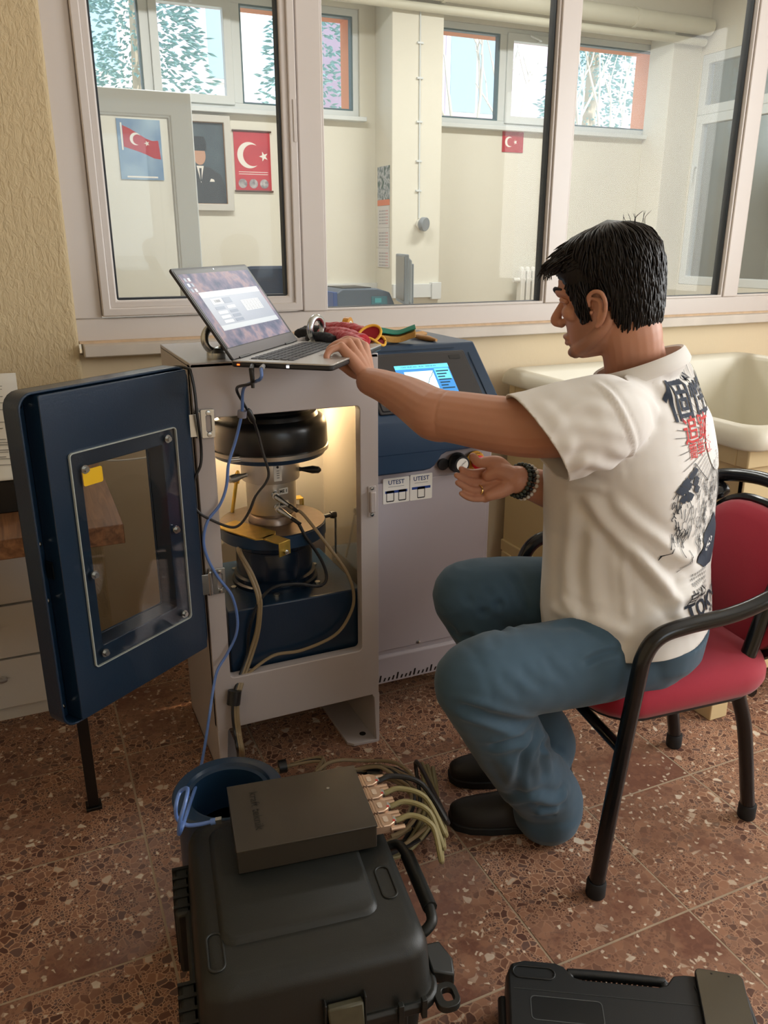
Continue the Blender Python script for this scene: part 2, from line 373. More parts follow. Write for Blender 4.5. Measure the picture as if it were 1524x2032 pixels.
for y0, y1 in ((5.18, 5.70), (4.62, 5.18), (3.7, 4.62), (2.82, 3.7)):
    for z0, z1 in ((.95, 2.30), (2.30, 2.75)): G().box((5.43, y0+.06, z0+.06), (5.434, y1-.06, z1-.06)).out('pane', GLS2, door1, smooth=False)
G().tube(cr([(5.40, 5.64, 1.9), (5.37, 5.64, 1.9), (5.365, 5.64, 1.84), (5.365, 5.64, 1.78)], 4), .009, 8).out('handle', PVC2, door1)
# the space beyond it: cream wall with a bright window
struct(G().box((6.9, 2.8, 0), (7.05, 6.2, 2.1)).box((6.9, 2.8, 2.75), (7.05, 6.2, 3.2)).box((6.9, 2.8, 2.1), (7.05, 4.9, 2.75)).out('wall_corridor', CREAM2, smooth=False))
struct(G().box((4.2, 2.80, 0), (7.05, 2.9, 3.2)).out('bay_light_blocker', CREAM2, smooth=False))  # added unseen behind the right-hand bays, keeps sun and sky out
struct(G().box((5.56, 6.12, 0), (7.05, 6.2, 3.2)).out('corridor_end_blocker', CREAM2, smooth=False))  # added to close the corridor end against stray sun
# heating pipes under the beam
HP = M('pipe_cream_paint', 'D9D6C4', .5, var=(6, .08))
p_ = thing('heating_pipe', 'pair of cream painted heating pipes running above the far windows', 'pipe', (4, 5.6, 2.85))
G().tube([(-2.0, 5.62, 2.93), (5.36, 5.62, 2.93)], .062, 16).out('pipe', HP, p_)
G().tube([(-2.0, 5.66, 2.83), (5.36, 5.66, 2.83)], .028, 12).out('pipe', HP, p_)
for x in (-.9, .9, 2.95, 4.6): G().lathe([(.07, -.012), (.07, .012)], (x, 5.62, 2.93), (1, 0, 0), 16).box((x-.01, 5.62, 2.99), (x+.01, 5.66, 3.0)).out('pipe_clamp', HP, p_)
# ================================================================== TESTING MACHINE
GREY = M('grey_powder_coat', 'B9B0AE', .42, bump=(900, .12, .0006))
BLUE = M('dark_blue_hammer_paint', '162C42', .3, bump=(260, .22, .0012), coat=.15)
BLUES = M('dark_blue_smooth_paint', '1B344E', .36, bump=(300, .05, .001))
BLK = M('black_enamel', '101113', .3)
BLKP = M('black_plastic', '1A1B1D', .45)
STEEL = M('brushed_steel', 'B7B4AE', .32, 1.)
ZINC = M('zinc_plated_steel', 'C4C8C8', .25, 1.)
ALU = M('anodised_aluminium', 'C9C4BC', .38, .85)
GOLD = M('yellow_passivated_steel', 'C8A24C', .4, .75, var=(25, .35, '9C8A3E'))
DKST = M('ground_tool_steel', '8A7C72', .35, 1., var=(60, .15))
CX, CY = .54, 1.93
m = thing('compression_test_frame', 'grey steel compression testing frame with open blue door and lit chamber', 'machine', (.537, 1.92, 0))
# front plate with chamber opening
FY = 1.73
def xz(pts, y): return [(x, y, z) for x, z in pts]
def shift(P, cx, cz): return [(x+cx, z+cz) for x, z in P]
g = G()
out = shift(rrect(.436, .905, .004), .537, .6025); inn = shift(rrect(.348, .646, .012), .534, .6125)
g.ringprism(xz(out, FY), xz(inn, FY), (0, .03, 0)); g.out('front_plate', GREY, m, bevel=.002)
g = G()   # legs of the front plate
g.prism(xz([(.319, .0), (.335, .0), (.345, .145), (.352, .152), (.319, .152)], FY), (0, .012, 0))
g.out('front_leg', GREY, m, bevel=.002); g = G(); g.prism(xz([(.757, .0), (.747, .0), (.741, .140), (.735, .152), (.757, .152)], FY), (0, .012, 0))
g.out('front_leg', GREY, m, bevel=.002)
for x in (.319, .745):
    g = G(); g.prism([(x, 1.742, 0), (x, 2.11, 0), (x, 2.11, 1.05), (x, 1.742, 1.05)], (.010, 0, 0)); g.out('side_plate', GREY, m, bevel=.001)
G().box((.319, FY, 1.046), (.755, 2.11, 1.056)).out('top_plate', M('grey_top_paint', 'B4AEAE', .26, bump=(700, .1, .0006)), m, bevel=.0015)
G().box((.329, 2.098, .5), (.745, 2.108, 1.046)).box((.329, 2.098, .15), (.745, 2.108, .29)).out('back_plate', M('warm_grey_inner', 'CFC8BE', .5), m, smooth=False)
G().box((.7405, 1.76, .27), (.7445, 2.09, .95)).out('chamber_guard', M('polished_guard', 'CFC6BA', .12, .7), m, smooth=False)
G().box((.329, 1.742, .145), (.745, 2.098, .155)).out('floor_plate', GREY, m, smooth=False)
for x0, x1 in ((.669, .757), (.319, .39)):
    g = G(); g.prism([(x0, 1.75, 0), (x0+.015, 1.735, 0), (x1-.006, 1.729, 0), (x1, 1.735, 0), (x1, 2.1, 0), (x0, 2.1, 0)], (0, 0, .008))
    f = g.out('foot_plate', GREY, m, bevel=.001)
    xc = (x0+x1)/2
    G().cyl((xc+.01, 1.77, .008), (xc+.01, 1.77, .0088), .009, n=16).out('bolt_hole', M('hole_black', '161412', .9), f)
# crosshead underside and upper platen
G().box((.36, 1.765, .935), (.70, 2.09, .952)).out('crosshead_plate', BLKP, m, bevel=.002)
pl = G().lathe([(.0, .94), (.095, .94), (.098, .925), (.108, .918), (.112, .908), (.122, .903), (.126, .893), (.136, .889), (.143, .882), (.1475, .868), (.1485, .822), (.1465, .818)], (CX, CY, 0), n=72, cap=False).out('upper_platen', BLK, m)
G().lathe([(.1465, .806), (.1500, .807), (.1505, .817), (.1470, .819)], (CX, CY, 0), n=72).out('clamp_band', STEEL, pl)
G().lathe([(.0, .788), (.118, .788), (.140, .795), (.147, .806), (.0, .807)], (CX, CY, 0), n=72).out('platen_face', BLUES, pl)
g = G(); a = R(200); c = V((CX+.152*math.cos(R(222)), CY+.152*math.sin(R(222)), .812)); g.box(c-V((.012, .006, .007)), c+V((.012, .006, .007))); g.cyl(c+V((-.016, -.004, 0)), c+V((.016, -.004, 0)), .004, n=10); g.out('band_clamp', STEEL, pl, bevel=.001)
# chamber lamp: LED bar under the crosshead at the back
lm = G().box((.40, 2.075, .905), (.69, 2.093, .93)).out('chamber_lamp', M('lamp_housing', 'D8D2C6', .5), m)
G().box((.405, 2.070, .901), (.685, 2.0755, .926)).out('lamp_diffuser', M('warm_led', 'FFC777', .5, emit=9), lm, smooth=False)
ld = bpy.data.lights.new('chamber_led', 'AREA'); ld.shape = 'RECTANGLE'; ld.size = .28; ld.size_y = .03; ld.energy = 9; ld.color = (1, .74, .42)
lo = bpy.data.objects.new('chamber_led', ld); COL.objects.link(lo); lo.location = (.545, 2.066, .905); lo.rotation_euler = (R(-40), 0, 0)
# lower platen, ram and base
lp = G().lathe([(.0, .612), (.134, .612), (.138, .609), (.1385, .579), (.135, .576), (.0, .576)], (CX, CY, 0), n=72).out('lower_platen', BLUES, m)
G().lathe([(.0, .6125), (.136, .6125), (.136, .6135), (.0, .6135)], (CX, CY, 0), n=72).out('platen_top', DKST, lp)
rm = G().lathe([(.0, .576), (.104, .576), (.104, .556), (.098, .551), (.098, .545), (.1, .54), (.1, .478), (.107, .474), (.107, .462), (.113, .458), (.113, .449), (.0, .449)], (CX, CY, 0), n=56).out('ram_cylinder', M('dark_blue_gloss', '101F30', .22), m)
for k in range(6):
    a = R(60*k+15); G().cyl((CX+.125*math.cos(a), CY+.125*math.sin(a), .448), (CX+.125*math.cos(a), CY+.125*math.sin(a), .456), .008, n=6).out('bolt', ZINC, rm)
bs = G().box((.372, 1.768, .256), (.722, 2.09, .449)).out('base_block', BLUE, m, bevel=.004)
for x in (.40, .69): G().box((x-.012, 1.775, .2), (x+.012, 1.80, .256)).out('base_foot', BLKP, bs)
G().box((.372, 1.80, .155), (.722, 2.09, .256)).out('ram_support', M('dark_grey_steel', '55504E', .6), m, smooth=False)  # plain dark grey support below the base block
g = G(); g.tube(cr([(.60, 1.80, .16), (.63, 1.83, .165), (.67, 1.88, .163), (.62, 1.95, .165), (.5, 1.97, .162), (.44, 1.9, .165), (.45, 1.8, .163), (.53, 1.77, .165)], 5, True), .006, 8, True); g.out('white_hose', WHITE, m)
# centring brackets on the lower platen (yellow)
g = G(); mt = Matrix.Translation((CX, CY, .6145)) @ Matrix.Rotation(R(28), 4, 'Z')
def cp(P, z): return [mt @ V((x, y, z)) for x, y in P]
g.prism(cp([(-.142, -.085), (-.128, -.098), (-.086, -.098), (-.07, -.082), (-.075, .06), (-.128, .06), (-.142, .04)], 0), (0, 0, .004))
g.prism(cp([(-.128, -.150), (-.090, -.150), (-.090, -.09), (-.128, -.09)], 0), (0, 0, .004))
g.prism([mt @ V(p) for p in ((-.128, -.1525, .004), (-.090, -.1525, .004), (-.090, -.1525, -.032), (-.128, -.1525, -.032))], mt.to_3x3() @ V((0, .003, 0)))
br = g.out('centring_bracket', GOLD, m, bevel=.001)
b0 = mt @ V((-.109, -.1525, -.022)); bd = (mt.to_3x3() @ V((0, -1, 0)))
G().cyl(b0, b0+bd*.006, .007, n=6).cyl(b0+bd*.006, b0+bd*.010, .004, n=10).out('screw', ZINC, br)
g = G(); g.box((CX+.03, 2.015, .628), (CX+.115, 2.045, .632)); g.box((CX+.111, 2.015, .595), (CX+.115, 2.045, .632)); g.out('centring_bracket', GOLD, m, bevel=.001)
G().tube([(CX-.085, 2.02, .615), (CX-.066, 2.035, .69)], .005, 8).lathe([(.008, 0), (.009, .02), (.003, .035)], (CX-.066, 2.035, .69), (.25, .2, 1), 10).out('adjuster_rod', GOLD, m)
g = G(); g.tube([(CX+.139, CY-.005, .603), (CX+.165, CY-.01, .606)], .006, 8); g.lathe([(.009, -.008), (.011, 0), (.009, .008)], (CX+.165, CY-.01, .606), (1, 0, 0), 14); g.out('limit_switch', BLKP, m)
G().tube([(CX+.172, CY-.01, .6), (CX+.185, CY+.03, .46)], .003, 6).out('limit_rod', STEEL, m)
# door
DM = frame((.313, 1.712, 0), (-.82, -.573, 0), (0, 0, 1))      # local: x along the width, y up, z away from the camera
def dp(u, v, w): return DM @ V((u, v, w))
def drect(u0, u1, v0, v1, r, w, n=5): return [dp(x+(u0+u1)/2, y+(v0+v1)/2, w) for x, y in rrect(u1-u0, v1-v0, r, n)]
DW = .366
g = G(); g.ringprism(drect(.008, DW, .398, 1.048, .004, 0), drect(.092, .296, .535, .903, .004, 0), DM.to_3x3() @ V((0, 0, .044)))
door = g.out('door', BLUE, m, bevel=.002)
g = G(); g.ringprism(drect(-.004, DW+.036, .392, 1.055, .03, .008), drect(0, DW+.031, .397, 1.050, .026, .008), DM.to_3x3() @ V((0, 0, .044)))
g.ringprism(drect(-.004, DW+.036, .392, 1.055, .03, .046), drect(.092, .296, .535, .903, .004, .046), DM.to_3x3() @ V((0, 0, .006)))
g.out('door_tray', BLUE, door, bevel=.002)
ACR = glass('acrylic', (.97, .96, .95), 1.45)
G().prism(drect(.055, .322, .497, .935, .008, -.0062), DM.to_3x3() @ V((0, 0, .0052))).out('door_pane', ACR, door, smooth=False)
g = G(); g.ringprism(drect(.0545, .3225, .4965, .9355, .008, -.0060), drect(.0565, .3205, .4985, .9335, .007, -.0060), DM.to_3x3() @ V((0, 0, .0048))); g.out('pane_edge', M('acrylic_edge', 'B9C2BE', .15, spec=.8), door, smooth=False)
G().prism(drect(.255, .300, .868, .899, .004, -.0075), DM.to_3x3() @ V((0, 0, .0008))).out('yellow_sticker', M('yellow_label', 'F2C21A', .5), door, smooth=False)
for u, v in ((.082, .915), (.293, .900), (.080, .715), (.300, .690), (.078, .515), (.298, .520)):
    p0 = dp(u, v, -.006); n_ = DM.to_3x3() @ V((0, 0, -1))
    G().cyl(p0, p0+n_*.002, .0085, n=16).cyl(p0+n_*.002, p0+n_*.008, .0055, n=6).out('pane_bolt', ZINC, door)
for v in (1.028, .77, .655, .425):
    p0 = dp(DW+.012, v, .040); n_ = DM.to_3x3() @ V((0, 0, -1)); G().lathe([(.0055, 0), (.005, .003), (.002, .005)], p0, n_, 12).out('door_screw', ZINC, door)
G().prism([dp(DW+.003, .70, .02), dp(DW+.003, .735, .02), dp(DW+.003, .735, .038), dp(DW+.003, .70, .038)], DM.to_3x3() @ V((.002, 0, 0))).out('latch_slot', BLK, door)
# hinges
for zc in (.925, .552):
    g = G(); g.ringprism(xz(shift(rrect(.030, .064, .003), .348, zc), FY-.005), xz(shift(rrect(.012, .036, .003), .350, zc), FY-.005), (0, .005, 0))
    h = g.out('hinge', ZINC, m, bevel=.001)
    G().cyl((.326, FY-.008, zc-.028), (.326, FY-.008, zc+.028), .0075, n=16).cyl((.326, FY-.008, zc+.028), (.326, FY-.008, zc+.036), .004, n=10).out('hinge_pin', ZINC, h)
    G().box((.300, FY-.014, zc-.025), (.327, FY-.011, zc+.025)).out('hinge_leaf', ZINC, h, bevel=.001)
    for dz in (-.024, .024): G().lathe([(.006, 0), (.005, .0025), (.001, .003)], (.350, FY-.005, zc+dz), (0, -1, 0), 12).out('screw', ZINC, h)
# latch keeper on the right post
g = G(); g.box((.729, FY-.012, .668), (.745, FY, .722)); k = g.out('latch_keeper', GREY, m, bevel=.003)
G().box((.726, FY-.003, .655), (.748, FY, .735)).out('keeper_plate', GREY, k, bevel=.002)
for z in (.661, .729): G().lathe([(.005, 0), (.004, .0025), (.001, .003)], (.737, FY-.003, z), (0, -1, 0), 12).out('screw', ZINC, k)
# lifting eyes
_e = pz(629, 686, 1.056)
for (x, y), rz in (((.392, 1.80), 20), ((_e.x, _e.y), 35)):
    mm = Matrix.Translation((x, y, 1.056)) @ Matrix.Rotation(R(rz), 4, 'Z')
    g = G(); g.lathe([(.021, 0), (.021, .012), (.017, .016), (.012, .022)], (x, y, 1.056), n=24)
    ey = g.out('lifting_eye', ZINC, m)
    g = G(); g.tube([mm @ V((.027*math.cos(2*math.pi*i/32), 0, .042+.027*math.sin(2*math.pi*i/32))) for i in range(32)], .0085, 12, True); g.out('eye_ring', ZINC, ey)
# ------------------------------------------------------------------ load cell standing on the lower platen
lc = thing('load_cell', 'silver cylindrical load cell with black handle between the two platens', 'load cell', (CX, CY, .6135))
G().lathe([(.0, .614), (.062, .614), (.060, .630), (.056, .634), (.056, .642), (.0, .642)], (CX, CY, 0), n=48).out('base_ring', DKST, lc)
G().lathe([(.0, .642), (.0625, .642), (.0635, .644), (.0635, .728), (.0, .728)], (CX, CY, 0), n=56).out('body', ALU, lc)
G().lathe([(.064, .727), (.0735, .728), (.0745, .730), (.0745, .782), (.0735, .784), (.0, .784)], (CX, CY, 0), n=56).out('collar', ALU, lc)
G().lathe([(.0, .784), (.055, .784), (.055, .788), (.0, .788)], (CX, CY, 0), n=40).out('load_button', DKST, lc)
for ang, mt_ in ((-22, BLKP), (200, ALU)):
    a = R(ang); d = V((math.cos(a), math.sin(a), -.05)); p0 = V((CX, CY, .752))+d*.074
    G().lathe([(.006, 0), (.005, .006), (.0065, .014), (.0105, .034), (.009, .050), (.003, .056)], p0, d, 16).out('handle', mt_, lc)
LBL = M('white_label', 'E8E4DC', .5); INK = M('black_ink', '17181A', .6)
def oncyl(r, ang, z): a = R(ang); return V((CX+r*math.cos(a), CY+r*math.sin(a), z))
conn = []
for k, z in enumerate((.700, .666)):
    a = R(-98+4*k); d = V((math.cos(a), math.sin(a), 0)); p = oncyl(.0635, -98+4*k, z)
    c_ = G().lathe([(.0095, 0), (.0095, .006), (.0075, .008), (.0075, .012), (.009, .013), (.009, .02)], p, d, 16).out('connector', ZINC, lc)
    conn.append((p+d*.02, d))
    n_ = oncyl(.0645, -78, z+.006); t_ = V((-math.sin(R(-78)), math.cos(R(-78)), 0))
    G().prism([n_+t_*u+V((0, 0, v)) for u, v in ((-.013, -.008), (.013, -.008), (.013, .008), (-.013, .008))], V((math.cos(R(-78)), math.sin(R(-78)), 0))*.0006).out('port_label', LBL, lc, smooth=False)
    text('port_text', 'ME %d' % (1+k), .011, frame(n_+V((math.cos(R(-78)), math.sin(R(-78)), 0))*.0012, t_, (0, 0, 1)), INK, lc, .0004)
n_ = oncyl(.075, -92, .757); t_ = V((1, 0, 0))
G().prism([n_+t_*u+V((0, 0, v))+V((0, -.0006, 0)) for u, v in ((-.010, -.020), (.010, -.020), (.010, .020), (-.010, .020))], (0, .0006, 0)).out('scale_label', LBL, lc, smooth=False)
g = G(); g.cyl(n_+V((0, -.001, .016)), n_+V((0, -.0016, .016)), .0032, n=14)
for q in (.006, 0, -.006, -.012): g.box(n_+V((-.003, -.0016, q)), n_+V((.004, -.0010, q+.0012)))
g.out('scale_marks', INK, lc)
# ------------------------------------------------------------------ control cabinet
cb = thing('control_cabinet', 'grey control cabinet with sloping blue console and touch screen', 'cabinet', (.96, 2.08, 0))
G().box((.764, 1.85, .185), (1.150, 2.34, .83)).out('cabinet_body', M('lilac_grey_paint', 'ADA5AA', .45, bump=(800, .1, .0006)), cb, bevel=.002)
MG = MATS['lilac_grey_paint']
G().box((.768, 1.846, .205), (1.138, 1.851, .70)).out('front_panel', MG, cb, bevel=.002)
g = G(); g.prism([(.764, 1.84, .185), (.764, 1.846, .192), (.764, 1.87, .192), (.764, 1.87, .105), (.764, 1.84, .105)], (.386, 0, 0)); kp = g.out('kick_plate', MG, cb, bevel=.002)
sl = G(); 
for i in range(26):
    x = .79+i*.0135; l = .020 if i % 4 == 1 else .013 if i % 4 == 0 else .010
    z0 = .112; sl.prism([(x, 1.839, z0), (x+.0045, 1.839, z0), (x+.0085, 1.839, z0+l), (x+.004, 1.839, z0+l)], (0, .0018, 0))
sl.out('vent_slots', BLK, kp, smooth=False)
for x in (.79, .93, 1.07): G().lathe([(.006, 0), (.005, .003), (.001, .004)], (x, 1.846, .212), (0, -1, 0), 12).out('screw', ZINC, cb)
for x, y in ((.79, 1.90), (1.12, 1.90), (.79, 2.3), (1.12, 2.3)): G().lathe([(.02, 0), (.02, .01), (.012, .016), (.012, .105)], (x, y, 0), n=16).box((x-.02, y-.02, .1), (x+.02, y+.02, .19)).out('foot', BLKP, cb)
# blue console: profile in y,z
S0, S1 = V((0, 1.985, 1.035)), V((0, 1.803, .868))
prof = [(2.34, .835), (2.34, 1.028), (2.33, 1.036), (2.0, 1.037), (1.99, 1.036), (1.984, 1.031), (1.808, .872), (1.803, .864), (1.803, .780), (1.848, .780), (1.86, .835)]
g = G(); g.prism([(.760, y, z) for y, z in prof], (.402, 0, 0)); con = g.out('console', BLUES, cb, bevel=.006, seg=3)
# apron with a swooping lower edge
P = [(.764, .862), (.764, .754), (.768, .741), (.780, .733), (.918, .733), (.937, .736), (.950, .744), (.960, .757), (.969, .770), (.984, .777), (1.158, .783), (1.158, .862)]
g = G(); g.prism([(x, 1.8035, z) for x, z in P], (0, .048, 0)); g.out('console_apron', BLUES, con, bevel=.005, seg=3)
# sloping face helpers
sd_ = (S1-S0).normalized(); SN = V((1, 0, 0)).cross(sd_).normalized()
if SN.y > 0: SN = -SN
def pslope(x, y, lift=0.):
    r = ray(x, y); P0 = S0; t = (P0-CAMP).dot(SN)/r.dot(SN); return CAMP+r*t+SN*lift
SM = frame(S0, (1, 0, 0), -sd_)
def sl_uv(P): q = SM.inverted() @ P; return q.x, q.y
def slrect(u0, u1, v0, v1, r, w): return [SM @ V((x+(u0+u1)/2, y+(v0+v1)/2, w)) for x, y in rrect(u1-u0, v1-v0, r)]
NB = M('dark_bezel', '2E2C2E', .4)
bz = G().prism(slrect(.800, 1.112, -.222, -.030, .006, 0), SN*.006).out('screen_bezel', NB, con, bevel=.002)
G().prism(slrect(.808, 1.104, -.215, -.038, .004, .006), SN*.003).out('screen_frame', NB, bz, bevel=.001)
G().prism(slrect(1.056, 1.090, -.062, -.048, .002, .009), SN*.0008).out('screen_badge', BLKP, bz)
LCD = M('lcd_cyan', '69D3EA', .3, emit=.7); LCDB = M('lcd_blue', '3C86C8', .3, emit=.75); LCDW = M('lcd_white', 'CFF1F8', .3, emit=.95); LCDD = M('lcd_dark', '1C4660', .4, emit=.3)
(U0, V1), (U1, _v) = sl_uv(pslope(779, 732)), sl_uv(pslope(886, 729)); V0 = V1-.112
scn = G().prism(slrect(U0, U1, V0, V1, .001, .009), SN*.0008).out('lcd', LCDB, bz, smooth=False)
G().prism(slrect(U0, U1, V1-.013, V1, .0005, .0099), SN*.0004).out('lcd_header', LCD, scn, smooth=False)
G().prism(slrect(U0+.022, U1-.052, V0+.022, V1-.022, .0005, .0099), SN*.0004).out('lcd_graph', LCDW, scn, smooth=False)
G().prism(slrect(U1-.046, U1-.003, V0+.06, V1-.016, .0005, .0099), SN*.0004).out('lcd_values', LCD, scn, smooth=False)
SZ = .0105
text('lcd_text', 'LOAD 00.00 kN/s   RUN   0000.00 kN', .0066, frame(SM @ V(((U0+U1)/2-.01, V1-.0065, SZ)), SM.to_3x3() @ V((1, 0, 0)), SM.to_3x3() @ V((0, 1, 0))), LCDD, scn)
g = G()
for k in range(7):
    vv = V1-.024-k*.0095; g.prism(slrect(U1-.043, U1-.006-.008*(k % 3), vv-.003, vv+.001, .0003, .0103), SN*.0002)
crv = [(.062, -.088), (.072, -.085), (.082, -.072), (.092, -.060), (.100, -.046), (.107, -.040), (.116, -.026)]
g.tube([SM @ V((U0+u-.01, V1+v, .0105)) for u, v in crv], .0007, 5)
g.out('lcd_curve', LCDD, scn, smooth=False); g = G(); g.tube([SM @ V((U0+u, V1+v+.112, .0105)) for u, v in ((.026, -.198), (.034, -.196), (.04, -.2), (.05, -.201), (.06, -.2))], .0006, 5)
g.out('lcd_curve', LCDD, scn, smooth=False)
g = G(); g.tube([SM @ V((.80, -.016, .0005)), SM @ V((1.09, -.016, .0005))], .0008, 6); g.tube([SM @ V((1.128, -.035, .0005)), SM @ V((1.128, -.22, .0005))], .0012, 6); g.out('console_groove', M('groove_dark_blue', '142A3E', .5), con)
# controls on the lower front
cy_ = 1.846
def fr(x, y, Y=1.846): return py(x, y, Y)
def fk(x, y): p = py(x, y, 1.828); return V((p.x, 1.846, p.z))
c = fr(879, 921); G().cyl(c, c+V((0, -.004, 0)), .0165, n=28).out('hole_plug', BLKP, cb, bevel=.001)
c = fk(913, 920); kn = G().lathe([(.0275, 0), (.0275, .006), (.0245, .009), (.0245, .026), (.022, .030), (.001, .0302)], c, (0, -1, 0), 36).out('rotary_knob', BLKP, cb)
kc = c+V((0, -.0302, 0)); G().cyl(kc, kc+V((0, -.001, 0)), .0175, n=28).out('knob_cap', LBL, kn)
text('knob_text', 'CONTROL', .0062, frame(kc+V((0, -.0013, 0)), (.75, 0, .65), (-.65, 0, .75)), INK, kn)
c = fk(948, 917); es = G().cyl(c, c+V((0, -.006, 0)), .0285, n=36).out('emergency_stop', M('estop_yellow', 'E2A93A', .45), cb, bevel=.001)
G().lathe([(.013, .006), (.013, .018), (.020, .021), (.0205, .028), (.014, .034), (.001, .036)], c, (0, -1, 0), 28).out('stop_button', M('estop_red', 'D3212D', .3), es)
for k, (s, dz) in enumerate((('EMERGENCY', .021), ('STOP', -.022))): text('stop_text', s, .007, frame(c+V((0, -.0065, dz)), (1, 0, 0), (0, 0, 1)), INK, es)
# maker's stickers on the front panel
def sticker(q0, q1, w_, h_, blocks):
    c0 = fr(*q0, 1.8455); c1 = fr(*q1, 1.8455); x0, x1, z1, z0 = c0.x, c1.x, c0.z, c1.z
    cx, cz = (x0+x1)/2, (z0+z1)/2; W, H = x1-x0, z1-z0
    st = G().prism([(cx+x, 1.8458, cz+z) for x, z in rrect(W, H, .003)], (0, -.0006, 0)).out('maker_sticker', LBL, cb, smooth=False)
    y = 1.8450
    text('sticker_text', 'UTEST', .0165, frame((cx, y, z1-.0125), (1, 0, 0), (0, 0, 1)), M('navy_ink', '1D3A6B', .5), st, .0003)
    g = G()
    for k in range(1): g.box((cx-W*.3+.012*k, y, z1-.0245-.005*k), (cx+W*.3-.012*k, y+.0003, z1-.0235-.005*k))
    g.out('sticker_lines', M('grey_ink', '6C6C74', .6), st, smooth=False)
    G().box((cx-W*.42, y, z1-.0415), (cx+W*.42, y+.0003, z1-.0345)).out('sticker_band', M('navy_band', '1B3C86', .5), st, smooth=False)
    g = G()
    for k in range(blocks):
        bx = cx+(k-(blocks-1)/2)*W*.46
        g.ringprism([(bx+x, y, z0+.020+z) for x, z in rrect(.023, .031, .003)], [(bx+x, y, z0+.0185+z) for x, z in rrect(.019, .022, .001)], (0, .0003, 0))
    g.out('sticker_icon', INK, st, smooth=False)
sticker((760, 951), (812, 994), 1, 1, 2); sticker((814, 943), (857, 988), 1, 1, 1)
# ================================================================== LAPTOP
ang = R(50); hx, ex = V((math.cos(ang), math.sin(ang), 0)), V((math.sin(ang), -math.cos(ang), 0))
LA = V((.386, 1.647, 1.0565)); LW, LD = .356, .224
lt = thing('laptop', 'open silver laptop lying askew on top of the grey frame', 'laptop', tuple(LA+hx*LW/2+ex*LD/2))
LM = frame(LA, ex, hx)          # x: towards the front edge, y: along the hinge, z: up
SILV = M('silver_laptop', 'C3C2C0', .3, .55); DARKL = M('dark_laptop_edge', '232326', .4)
def lrect(x0, x1, y0, y1, r, z): return [LM @ V((x+(x0+x1)/2, y+(y0+y1)/2, z)) for x, y in rrect(x1-x0, y1-y0, r)]
bse = G().prism(lrect(0, LD, 0, LW, .012, 0), (0, 0, .010)).out('base', DARKL, lt, bevel=.003)
G().prism(lrect(0, LD, 0, LW, .012, .010), (0, 0, .0035)).out('palm_rest', SILV, bse, bevel=.001)
KEY = M('dark_key', '3A3B40', .5)
well = G().prism(lrect(.030, .132, .025, LW-.025, .003, .0135), (0, 0, .0004)).out('keyboard_well', M('key_well', 'A9A9AA', .4, .4), lt, smooth=False)
km = None
for r in range(6):
    n = 15; y = .028
    for c in range(n):
        wk = (LW-.056)/n
        if r == 5 and 4 <= c <= 8 and c != 4: continue
        ww = wk*5-.004 if (r == 5 and c == 4) else wk-.004
        x0 = .033+r*.0165
        o = G().prism(lrect(x0, x0+.0135, y+c*wk+.002, y+c*wk+.002+ww, .0015, .0139), (0, 0, .0016)).out('key', KEY, well, smooth=False)
G().prism(lrect(.150, .225, .115, .225, .004, .0136), (0, 0, .0003)).out('touchpad', M('touchpad', 'B4B3B2', .25, .5), lt, smooth=False)
for k, (a0, a1, mt_) in enumerate(((.045, .058, M('usb_port', '0E0E10', .4)), (.070, .083, MATS['usb_port']), (.125, .131, M('white_led', 'F4F4FF', .3, emit=2)))):
    G().box((a0, -.0006, .003), (a1, .001, .008), LM).out('side_port', mt_, bse, smooth=False)
G().box((.016, -.0007, .004), (.022, .001, .007), LM).out('charge_led', M('orange_led', 'FF5A1E', .3, emit=3), bse, smooth=False)
# lid: leans back 126 degrees
phi = R(54); LZ = LM.to_3x3() @ (V((-math.cos(phi), 0, math.sin(phi)))); HO = LM @ V((.006, 0, .012))
SMt = frame(HO, hx, LZ)          # x along hinge, y up the lid, z towards the viewer side
def srect(x0, x1, y0, y1, r, z): return [SMt @ V((x+(x0+x1)/2, y+(y0+y1)/2, z)) for x, y in rrect(x1-x0, y1-y0, r)]
SNn = SMt.to_3x3() @ V((0, 0, 1)); LH = .222
lid = G().prism(srect(0, LW, 0, LH, .008, -.003), SNn*.006).out('lid', DARKL, lt, bevel=.0015)
G().prism(srect(.006, LW-.006, .020, LH-.006, .004, .003), SNn*.0006).out('bezel', M('bezel_black', '18181B', .35), lid, smooth=False)
G().prism(srect(.002, LW-.002, .002, .026, .003, .003), SNn*.0009).out('lower_bezel', M('bezel_grey', '6B676A', .35, .3), lid, smooth=False)
def scrmat(name, cols, sc, e):
    m_ = bpy.data.materials.new(name); m_.use_nodes = True; nt = m_.node_tree; b = nt.nodes['Principled BSDF']; b.inputs['Roughness'].default_value = .4; b.inputs['Specular IOR Level'].default_value = .25
    tc = nt.nodes.new('ShaderNodeTexCoord'); n = nt.nodes.new('ShaderNodeTexNoise'); n.inputs['Scale'].default_value = sc; n.inputs['Detail'].default_value = 5
    nt.links.new(tc.outputs['Object'], n.inputs['Vector']); r = nt.nodes.new('ShaderNodeValToRGB'); el = r.color_ramp.elements
    while len(el) < len(cols): el.new(.5)
    for q, (p, c) in zip(el, cols): q.position = p; q.color = (*lin(c), 1)
    nt.links.new(n.outputs['Fac'], r.inputs[0]); nt.links.new(r.outputs[0], b.inputs['Base Color']); nt.links.new(r.outputs[0], b.inputs['Emission Color']); b.inputs['Emission Strength'].default_value = e
    return m_
WALLP = scrmat('sunset_wallpaper', [(.35, '59617C'), (.5, '7F7A92'), (.6, 'A58F98'), (.72, '77829E')], 26, .14)
sx0, sx1, sy0, sy1 = .012, LW-.012, .028, LH-.016
